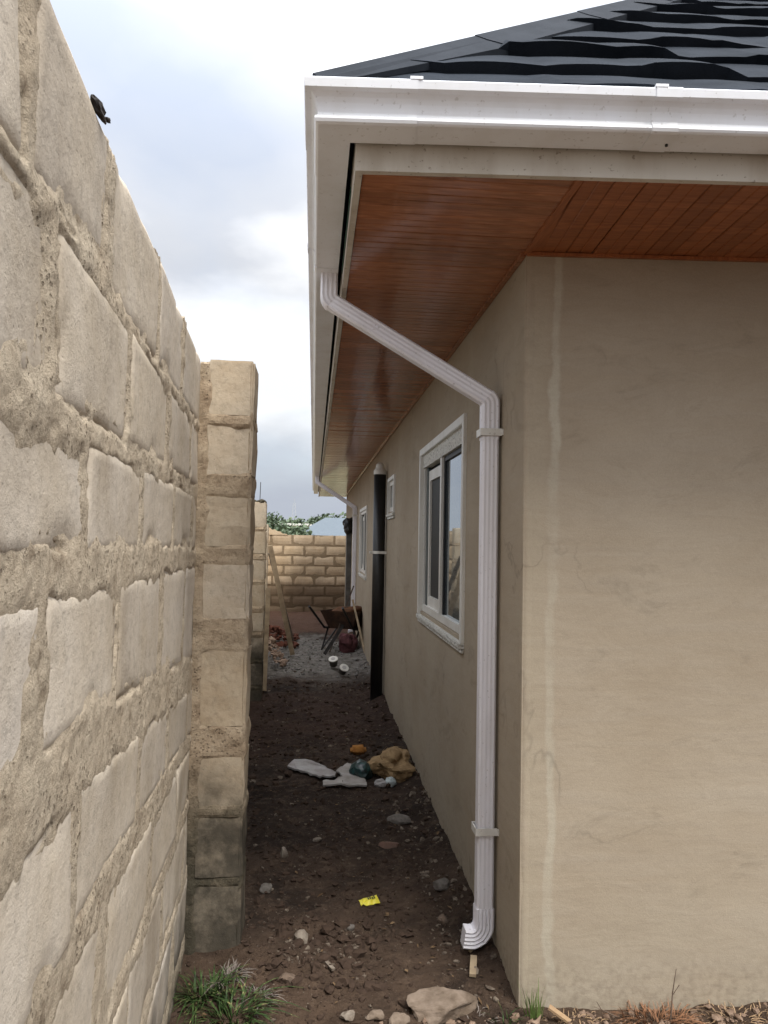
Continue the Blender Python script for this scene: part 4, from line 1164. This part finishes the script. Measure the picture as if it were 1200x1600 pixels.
def tub(x, y, r, h, lab, tilt):
    T = thing('plastic_tub', lab, 'tub', (x, y, gz(x, y)), 'white plastic tubs on the path')
    M_w = plain('tub_lid', (.72, .70, .64), (.5, .48, .44), .45); z = gz(x, y)
    ax = Vector(tilt).normalized(); b = Vector((x, y, z+r*.8))
    m = MB(); m.tube([b, b+ax*h], [r*.86, r], 18); m.build('body', plain('tub_side', (.10, .09, .08), (.05, .045, .04), .6), T)
    m = MB(); m.tube([b+ax*h, b+ax*(h+.012)], r*1.08, 18); m.build('lid', M_w, T)
    m = MB(); m.tube([b+ax*(h+.012), b+ax*(h+.015)], r*.5, 12); m.build('lid_print', plain('lid_grey', (.42, .40, .38)), T)  # grey print on the lid
tub(.300, 9.78, .058, .09, 'white lidded tub standing further back of the two on the path', (-.1, -.45, .9))
tub(.395, 9.35, .055, .08, 'second white lidded tub lying nearer on the path', (.25, -.6, .75))

def rubble(name, label, n, box, size, mats_, seed, kind='stuff', zf=None):
    R = np.random.default_rng(seed); mb = MB()
    bm = bmesh.new(); bmesh.ops.create_icosphere(bm, subdivisions=1, radius=1)
    A0 = np.array([v.co[:] for v in bm.verts]); F0 = [[v.index for v in f.verts] for f in bm.faces]; bm.free()
    VV = []; FF = []; nb = 0
    for _ in range(n):
        x, y = R.uniform(box[0], box[1]), R.uniform(box[2], box[3])
        s = size[0]*(size[1]/size[0])**(R.random()**2.2)
        A = A0*(1+.3*R.normal(size=(len(A0), 1)))*s*R.uniform(.5, 1.3, 3)
        a = R.uniform(0, 6.28); ca, sa = math.cos(a), math.sin(a)
        A = np.stack([A[:, 0]*ca-A[:, 1]*sa, A[:, 0]*sa+A[:, 1]*ca, A[:, 2]*.7], -1)
        VV.append((A, x, y, s)); 
    xs = np.array([v[1] for v in VV]); ys = np.array([v[2] for v in VV]); zs = ground_z(xs, ys) if zf is None else zf(xs, ys)
    V = []
    for (A, x, y, s), z in zip(VV, zs):
        V.append(A+np.array((x, y, z+s*.2))); FF += [[q+nb for q in f] for f in F0]; nb += len(A)
    o = mesh_obj(name, np.concatenate(V), FF, mats_, None); o['kind'] = 'stuff'; return o
M_grit = Mat('gravel_mix', .95, .1); M_grit.col(M_grit.mix(M_grit.ramp(M_grit.noise(14, 3, .8), [(.40, 0.), (.62, 1.)]), (.05, .036, .028), (.20, .165, .13))); M_grit = M_grit.m
M_grit2 = Mat('clods', .97, .1); M_grit2.col(M_grit2.mix(M_grit2.noise(20, 3, .8), (.020, .014, .011), (.085, .057, .042))); M_grit2 = M_grit2.m
rubble('gravel', '', 650, (-.5, .85, 2.3, 5.2), (.0025, .013), M_grit, 1)
rubble('gravel', '', 450, (-.5, .85, 5.2, 12.8), (.006, .026), M_grit, 2)
rubble('soil_clods', '', 260, (-.15, .30, 2.85, 3.4), (.008, .030), M_grit2, 33)
rubble('soil_clods', '', 2600, (-.5, .80, 2.3, 4.6), (.003, .020), M_grit2, 3)
rubble('soil_clods', '', 1500, (-.55, .80, 4.6, 9), (.005, .032), M_grit2, 4)
rubble('gravel', '', 260, (-.08, .22, 2.98, 3.32), (.003, .014), M_grit, 5)
rubble('gravel', '', 330, (.25, 1.7, 2.45, 2.66), (.004, .022), plain('pinkish_rubble', (.27, .195, .145), (.13, .085, .06), .95, .1, 30), 6)
rubble('gravel', '', 220, (.55, .78, 2.7, 5.0), (.005, .022), M_grit, 7)
rubble('gravel', '', 600, (-.6, .75, 9.2, 12.6), (.006, .035), plain('grey_chippings', (.25, .235, .22), (.12, .11, .10), .95, .1, 25), 8)
rubble('brick_rubble', '', 130, (-.75, -.25, 11.6, 13.2), (.02, .09), plain('red_brick_rubble', (.15, .058, .038), (.08, .036, .027), .95, .1, 20), 9, zf=lambda x, y: .04+.30*np.clip(1-(x+.75)/.5, 0, 1)*np.clip(1-np.abs(y-12.4)/.9, 0, 1))
rubble('brick_rubble', '', 60, (-.60, -.36, 9.7, 10.9), (.02, .075), plain('pale_rubble', (.30, .22, .165), (.17, .115, .085), .95, .1, 20), 10, zf=lambda x, y: .03+.22*np.clip(1-(x+.6)/.24, 0, 1)+0*y)

# ------------------------------------------------------------------ plants
def leafy_mat(name, a, b):
    M = Mat(name, .6, .25); M.col(M.mix(M.noise(30, 3), a, b)); M.b.inputs['Transmission Weight'].default_value = 0; return M.m
M_grass = Mat('green_grass', .6, .25); M_grass.col(M_grass.ramp(M_grass.noise(45, 3), [(.35, (.018, .034, .012)), (.50, (.035, .068, .018)), (.60, (.065, .10, .03)), (.68, (.22, .19, .09))])); M_grass = M_grass.m
M_straw = leafy_mat('dry_straw', (.42, .31, .19), (.24, .14, .075))
M_weed = leafy_mat('grey_dead_weed', (.22, .19, .165), (.12, .10, .09))
def blades(mb, c, n, r, h, w, seed, lean=.6, zf=gz, droop=.5):
    R = random.Random(seed)
    for _ in range(n):
        a = R.uniform(0, 6.283); q = r*math.sqrt(R.random()); x, y = c[0]+q*math.cos(a), c[1]+q*math.sin(a); z = zf(x, y)-.004
        b = a+R.uniform(-.9, .9); L = h*R.uniform(.45, 1.1); ln = lean*R.uniform(.3, 1.2)
        d = Vector((math.cos(b), math.sin(b), 0)); s = Vector((-d.y, d.x, 0)).lerp(Vector((1, 0, 0)), .4).normalized()
        p = Vector((x, y, z)); V = []; N_ = 5
        for i in range(N_):
            t = i/(N_-1); pos = p+d*(L*ln*t*t**.4)+Vector((0, 0, L*(t-droop*ln*t*t))); ww = w*(1-t**1.6)*.5+.0004
            V += [pos-s*ww, pos+s*ww+Vector((0, 0, ww*.3))]
        mb.add(V, [(2*i, 2*i+1, 2*i+3, 2*i+2) for i in range(N_-1)])
def tuft(name, label, cat, c, n, r, h, w, seed, mat, lean=.7, droop=.5, group=None):
    mb = MB(); blades(mb, c, n, r, h, w, seed, lean, droop=droop); o = mb.build(name, mat, None, loc=(c[0], c[1], gz(*c))); return tag(o, label, cat, group)
tuft('grass_tuft', 'bushy green grass tuft at the foot of the left wall, bottom of the picture', 'grass', (-.25, 2.74), 120, .075, .125, .007, 1, M_grass, 1.5, .62)
tuft('grass_tuft', 'darker green grass growing under the left wall behind the bushy tuft', 'grass', (-.37, 2.86), 110, .07, .11, .009, 2, M_grass, 1.3, .6)
tuft('dead_weed', 'grey withered weed under the open foot of the nearest pillar', 'weed', (-.30, 2.96), 120, .06, .075, .006, 3, M_weed, 1.1, .7)
tuft('dead_weed', 'pale dried weed stalks right of the bushy grass tuft', 'weed', (-.165, 2.80), 50, .05, .05, .005, 4, M_weed, 1.4, .8)
tuft('grass_tuft', 'few thin green blades between the rock and the house corner', 'grass', (.70, 2.60), 26, .05, .07, .005, 5, M_grass, 1.0)
tuft('grass_tuft', 'upright light green grass growing at the very corner of the house', 'grass', (.815, 2.62), 34, .030, .12, .004, 6, leafy_mat('light_grass', (.10, .17, .04), (.16, .22, .07)), .35, .3)
tuft('dry_grass', 'reddish heap of dry grass against the front wall of the house', 'dry grass', (1.25, 2.56), 260, .12, .075, .0035, 7, leafy_mat('reddish_straw', (.32, .17, .09), (.17, .08, .045)), 1.2, .7)
tuft('dry_grass', 'pale dry grass lying at the right end of the front wall', 'dry grass', (1.55, 2.54), 150, .12, .05, .004, 8, M_straw, 1.5, .8)
tuft('dry_grass', 'thin dry straw scattered along the wall beside the green blades', 'dry grass', (.95, 2.58), 90, .10, .035, .003, 9, M_straw, 1.7, .85)
tuft('dry_grass', 'dry brown stalks lying across the large tan rock', 'dry grass', (.60, 2.64), 60, .08, .04, .003, 10, M_weed, 2.0, .9)
m = MB(); z = gz(1.30, 2.55); m.tube([(1.30, 2.575, z), (1.31, 2.58, z+.09), (1.325, 2.583, z+.17)], [.003, .002, .001], 6); m.tube([(1.31, 2.58, z+.08), (1.335, 2.58, z+.115)], .0013, 5)
o = m.build('twig', M_stoneb, None, loc=(1.30, 2.57, z)); tag(o, 'thin dark twig standing up out of the reddish dry grass', 'twig')
m = MB(); z = gz(1.05, 2.56); m.tube([(1.10, 2.57, z+.01), (1.045, 2.575, z+.035), (1.03, 2.58, z+.06)], [.002, .002, .001], 6); m.tube([(1.045, 2.575, z+.035), (1.02, 2.575, z+.045)], .001, 5)
o = m.build('twig', M_stoneb, None, loc=(1.05, 2.57, z)); tag(o, 'small forked twig leaning left of the reddish dry grass', 'twig')
m = MB(); m.obox((.90, 2.57, gz(.9, 2.57)+.02), (.75, -.5, -.35), (.5, .8, 0), (.3, -.1, .9), .05, .012, .004)
o = m.build('wood_splinter', M_straw, None, loc=(.90, 2.57, 0)); tag(o, 'light chip of wood leaning on the soil along the front wall', 'wood splinter')
# dark lump growing on top of the left wall
def wall_top_weed():
    T = thing('wall_top_weed', 'small dark dried weed stuck on top edge of the left wall', 'weed', (WA+WB*1.33, 1.33, 2.46))
    mb = MB(); R = random.Random(4)
    V, F = blob((WA+WB*1.33+.004, 1.33, 2.462), (.008, .036, .011), 5, .9, 3); mb.add(V, F)
    for k in range(9):
        y = 1.29+.09*R.random(); V, F = blob((WA+WB*1.33+.006+R.uniform(-.003, .004), y, 2.464+R.uniform(.000, .006)), (.004, .008, .004), k, .8, 2); mb.add(V, F)
    mb.build('clump', plain('dark_dry_clump', (.06, .05, .045), (.03, .026, .024), .9), T)
wall_top_weed()
def wall_wire():
    m = MB(); x, y = WA+WB*.98, .98
    m.tube([(x, y, 2.45), (x+.008, y+.005, 2.49), (x-.0, y-.01, 2.53), (x+.012, y-.02, 2.56)], .0008, 5);
    o = m.build('wire', M_black, None, loc=(x, y, 2.46)); tag(o, 'hair thin wire sticking up from the top of the left wall', 'wire')
wall_wire()
m = MB(); zt = 2.09
for k in range(8): 
    V, F = blob((-.60+.06*_r1(k), 7.98+.05*_r1(k+9), zt+.02*abs(_r1(k+4))), (.04, .04, .025), k+70, .4, 1); m.add(V, F)
o = m.build('mortar_lump', M_pmortar, None, loc=(-.6, 8, 2.09)); tag(o, 'broken mortar lumps left on top of the second pillar', 'mortar')
m = MB(); m.tube([(-.585, 8.0, 2.05), (-.58, 8.0, 2.32)], .004, 6); o = m.build('rebar', M_black, None, loc=(-.58, 8, 2.05)); tag(o, 'thin steel rod standing up from the second pillar top', 'rod')

# ------------------------------------------------------------------ background beyond the end wall
def dist_mat(name, a, b): return leafy_mat(name, a, b)
M_lf = [dist_mat('leaf_dark', (.055, .080, .050), (.085, .115, .065)), dist_mat('leaf_mid', (.09, .13, .08), (.13, .17, .10)), dist_mat('leaf_light', (.13, .18, .075), (.18, .22, .10))]  # leaf greens paled and greyed, distance haze put into the colour
M_bark = plain('bark', (.12, .09, .065))
def tree(label, x, y, h, r, seed, mi, group='trees beyond the end wall'):
    T = thing('tree', label, 'tree', (x, y, 0), group); R = random.Random(seed)
    m = MB(); m.tube([(x, y, -.3), (x+.05*h*.2, y, h*.35), (x, y, h*.65)], [.035*h, .028*h, .012*h], 7)
    for k in range(4):
        a = k*1.6+R.random(); m.tube([(x, y, h*.38), (x+r*.5*math.cos(a), y+r*.5*math.sin(a), h*(.55+.1*R.random()))], [.016*h, .006*h], 5)
    m.build('trunk', M_bark, T)
    c = MB(); lobes = [(R.gauss(0, r*.42), R.gauss(0, r*.42), h*R.uniform(.50, .82), r*R.uniform(.35, .55)) for _ in range(8)]
    for _ in range(700):
        lx, ly, lz, lr = R.choice(lobes); v = Vector((R.gauss(0, 1), R.gauss(0, 1), R.gauss(0, .8))).normalized()*lr*R.random()**.4
        p = Vector((x+lx, y+ly, lz))+v; s = r*.085*R.uniform(.6, 1.4)
        a = Vector((R.gauss(0, 1), R.gauss(0, 1), R.gauss(0, 1))).normalized(); b = a.orthogonal().normalized(); d = a.cross(b)
        c.add([p-b*s, p+d*s*.6, p+b*s, p-d*s*.6], [(0, 1, 2, 3)])
    c.build('crown', M_lf[mi], T)
for i, (px, y, h, r, mi, lab) in enumerate([
    (414, 96, 7.0, 2.4, 0, 'dark round tree standing highest at the left end beyond the end wall'),
    (424, 120, 6.2, 3.4, 1, 'mid green tree just right of the highest dark one'),
    (434, 70, 4.4, 2.6, 0, 'dark bushy tree behind the sloping end of the wall'),
    (446, 130, 6.8, 3.4, 1, 'wide pale green tree left of the white house'),
    (452, 62, 3.7, 2.2, 1, 'low green bush in front of the white house'),
    (463, 64, 3.6, 2.2, 0, 'dark low bush directly below the white house'),
    (472, 58, 3.2, 1.7, 0, 'small dark bush right of the low bushes near the wall top'),
    (476, 128, 7.6, 3.8, 0, 'dark spreading tree behind and right of the white house'),
    (489, 140, 7.8, 4.2, 1, 'mid green tree in the centre of the skyline'),
    (500, 135, 8.2, 4.0, 0, 'tall dark tree just left of the blue grey roof'),
    (506, 90, 5.2, 2.4, 1, 'light tree half hidden by the blue grey roof'),
    (512, 150, 9.3, 4.2, 0, 'darkest tall tree rising behind the blue grey roof'),
    (525, 155, 9.0, 4.6, 1, 'green tree above the ridge of the blue grey roof'),
    (494, 75, 3.9, 2.0, 2, 'pale yellowish shrub beside the cream boundary wall'),
    (438, 150, 7.4, 4.5, 2, 'pale distant tree on the left skyline')]):
    x = (px-490)/1150*y
    tree(lab, x, y, h*.80, r*.95, i+1, mi)
def far_house(label, px, y, w, d, h, rh, wall, roofm, hip=True, cat='house', nwin=2, z0=0.):
    x = (px-490)/1150*y; T = thing('distant_house', label, cat, (x, y, z0)); 
    m = MB(); m.box((x-w/2, y, z0-.5), (x+w/2, y+d, z0+h)); m.build('wall', wall, T)
    m = MB(); e = .35; z = z0+h
    if hip:
        V = [(x-w/2-e, y-e, z), (x+w/2+e, y-e, z), (x+w/2+e, y+d+e, z), (x-w/2-e, y+d+e, z), (x-w/2+d*.42, y+d/2, z+rh), (x+w/2-d*.42, y+d/2, z+rh)]
        m.add(V, [(0, 1, 5, 4), (1, 2, 5), (2, 3, 4, 5), (3, 0, 4), (0, 3, 2, 1)])
        m.box((x-w/2-e, y-e, z-.18), (x+w/2+e, y-e+.04, z-.002))
    else: m.box((x-w/2-e, y-e, z+.002), (x+w/2+e, y+d+e, z+rh))
    m.build('roof', roofm, T)
    for k in range(nwin):
        wx = x-w/2+w*(k+.5)/nwin; m = MB(); m.box((wx-.5, y-.04, z0+h-1.7), (wx+.5, y+.02, z0+h-.6)); m.build('window', M_dark, T)
M_wh = plain('white_paint_far', (.75, .74, .70)); M_cr = plain('cream_paint_far', (.58, .54, .42)); M_bl = plain('blue_grey_sheet_roof', (.15, .175, .20), (.12, .145, .17), .9, .05)
far_house('long white house with flat white roof among the trees', 459, 105, 6.2, 6, 3.8, .3, M_cr, M_wh, False, nwin=3)
far_house('house with blue grey hipped sheet roof beside the grey column', 532, 62, 7.6, 6, 2.0, 1.75, M_cr, M_bl, True, nwin=4)
far_house('low cream building behind the pale shrub', 485, 92, 9., 5, 2.9, .3, M_cr, plain('pale_roof', (.50, .50, .45)), False, nwin=4)
far_house('small brown roofed house on the left skyline', 441, 140, 7., 6, 3.6, .9, M_cr, plain('brown_roof', (.25, .20, .15)), True, nwin=2)
def mast():
    y = 420; x = (459-490)/1150*y; z1 = 1.7+58/1150*y; T = thing('lattice_mast', 'faint tall lattice mast far off on the skyline', 'mast', (x, y, 0))
    m = MB(); n = 10; hw = lambda z: 1.6*(1-z/z1)+.55
    for a, b in ((-1, -1), (1, -1), (1, 1), (-1, 1)):
        m.bar((x+a*hw(0), y+b*hw(0), 0), (x+a*hw(z1), y+b*hw(z1), z1), .14, .14, up=(0, 1, 0))
    for k in range(n):
        za, zb = z1*k/n, z1*(k+1)/n
        for f in (-1, 1):
            m.bar((x-hw(za)*f, y-hw(za), za), (x+hw(zb)*f, y-hw(zb), zb), .07, .07, up=(0, 1, 0))
    m.build('lattice', plain('galvanised_far', (.45, .46, .48)), T)
    m = MB(); m.tube([(x, y, z1), (x, y, z1+2.5)], .08, 6); m.build('antenna', plain('galvanised_rod', (.45, .46, .48)), T)
mast()

def litter():
    R = random.Random(12); mb = MB()
    for _ in range(170):
        x, y = R.uniform(-.45, .78), 2.45+4.5*R.random()**1.5
        z = gz(x, y)+.006; a = R.uniform(0, 6.28); L = R.uniform(.006, .018); w = L*R.uniform(.25, .6)
        d = Vector((math.cos(a), math.sin(a), R.uniform(-.3, .4))); s_ = Vector((-d.y, d.x, R.uniform(-.3, .3)))
        p = Vector((x, y, z+.003))
        mb.add([p-d*L, p-s_*w, p+d*L, p+s_*w+Vector((0, 0, .003))], [(0, 1, 2), (0, 2, 3)])
    o = mb.build('dead_leaves', plain('brown_leaf_litter', (.19, .13, .075), (.09, .055, .03), .9, .1, 25), None); o['kind'] = 'stuff'
litter()
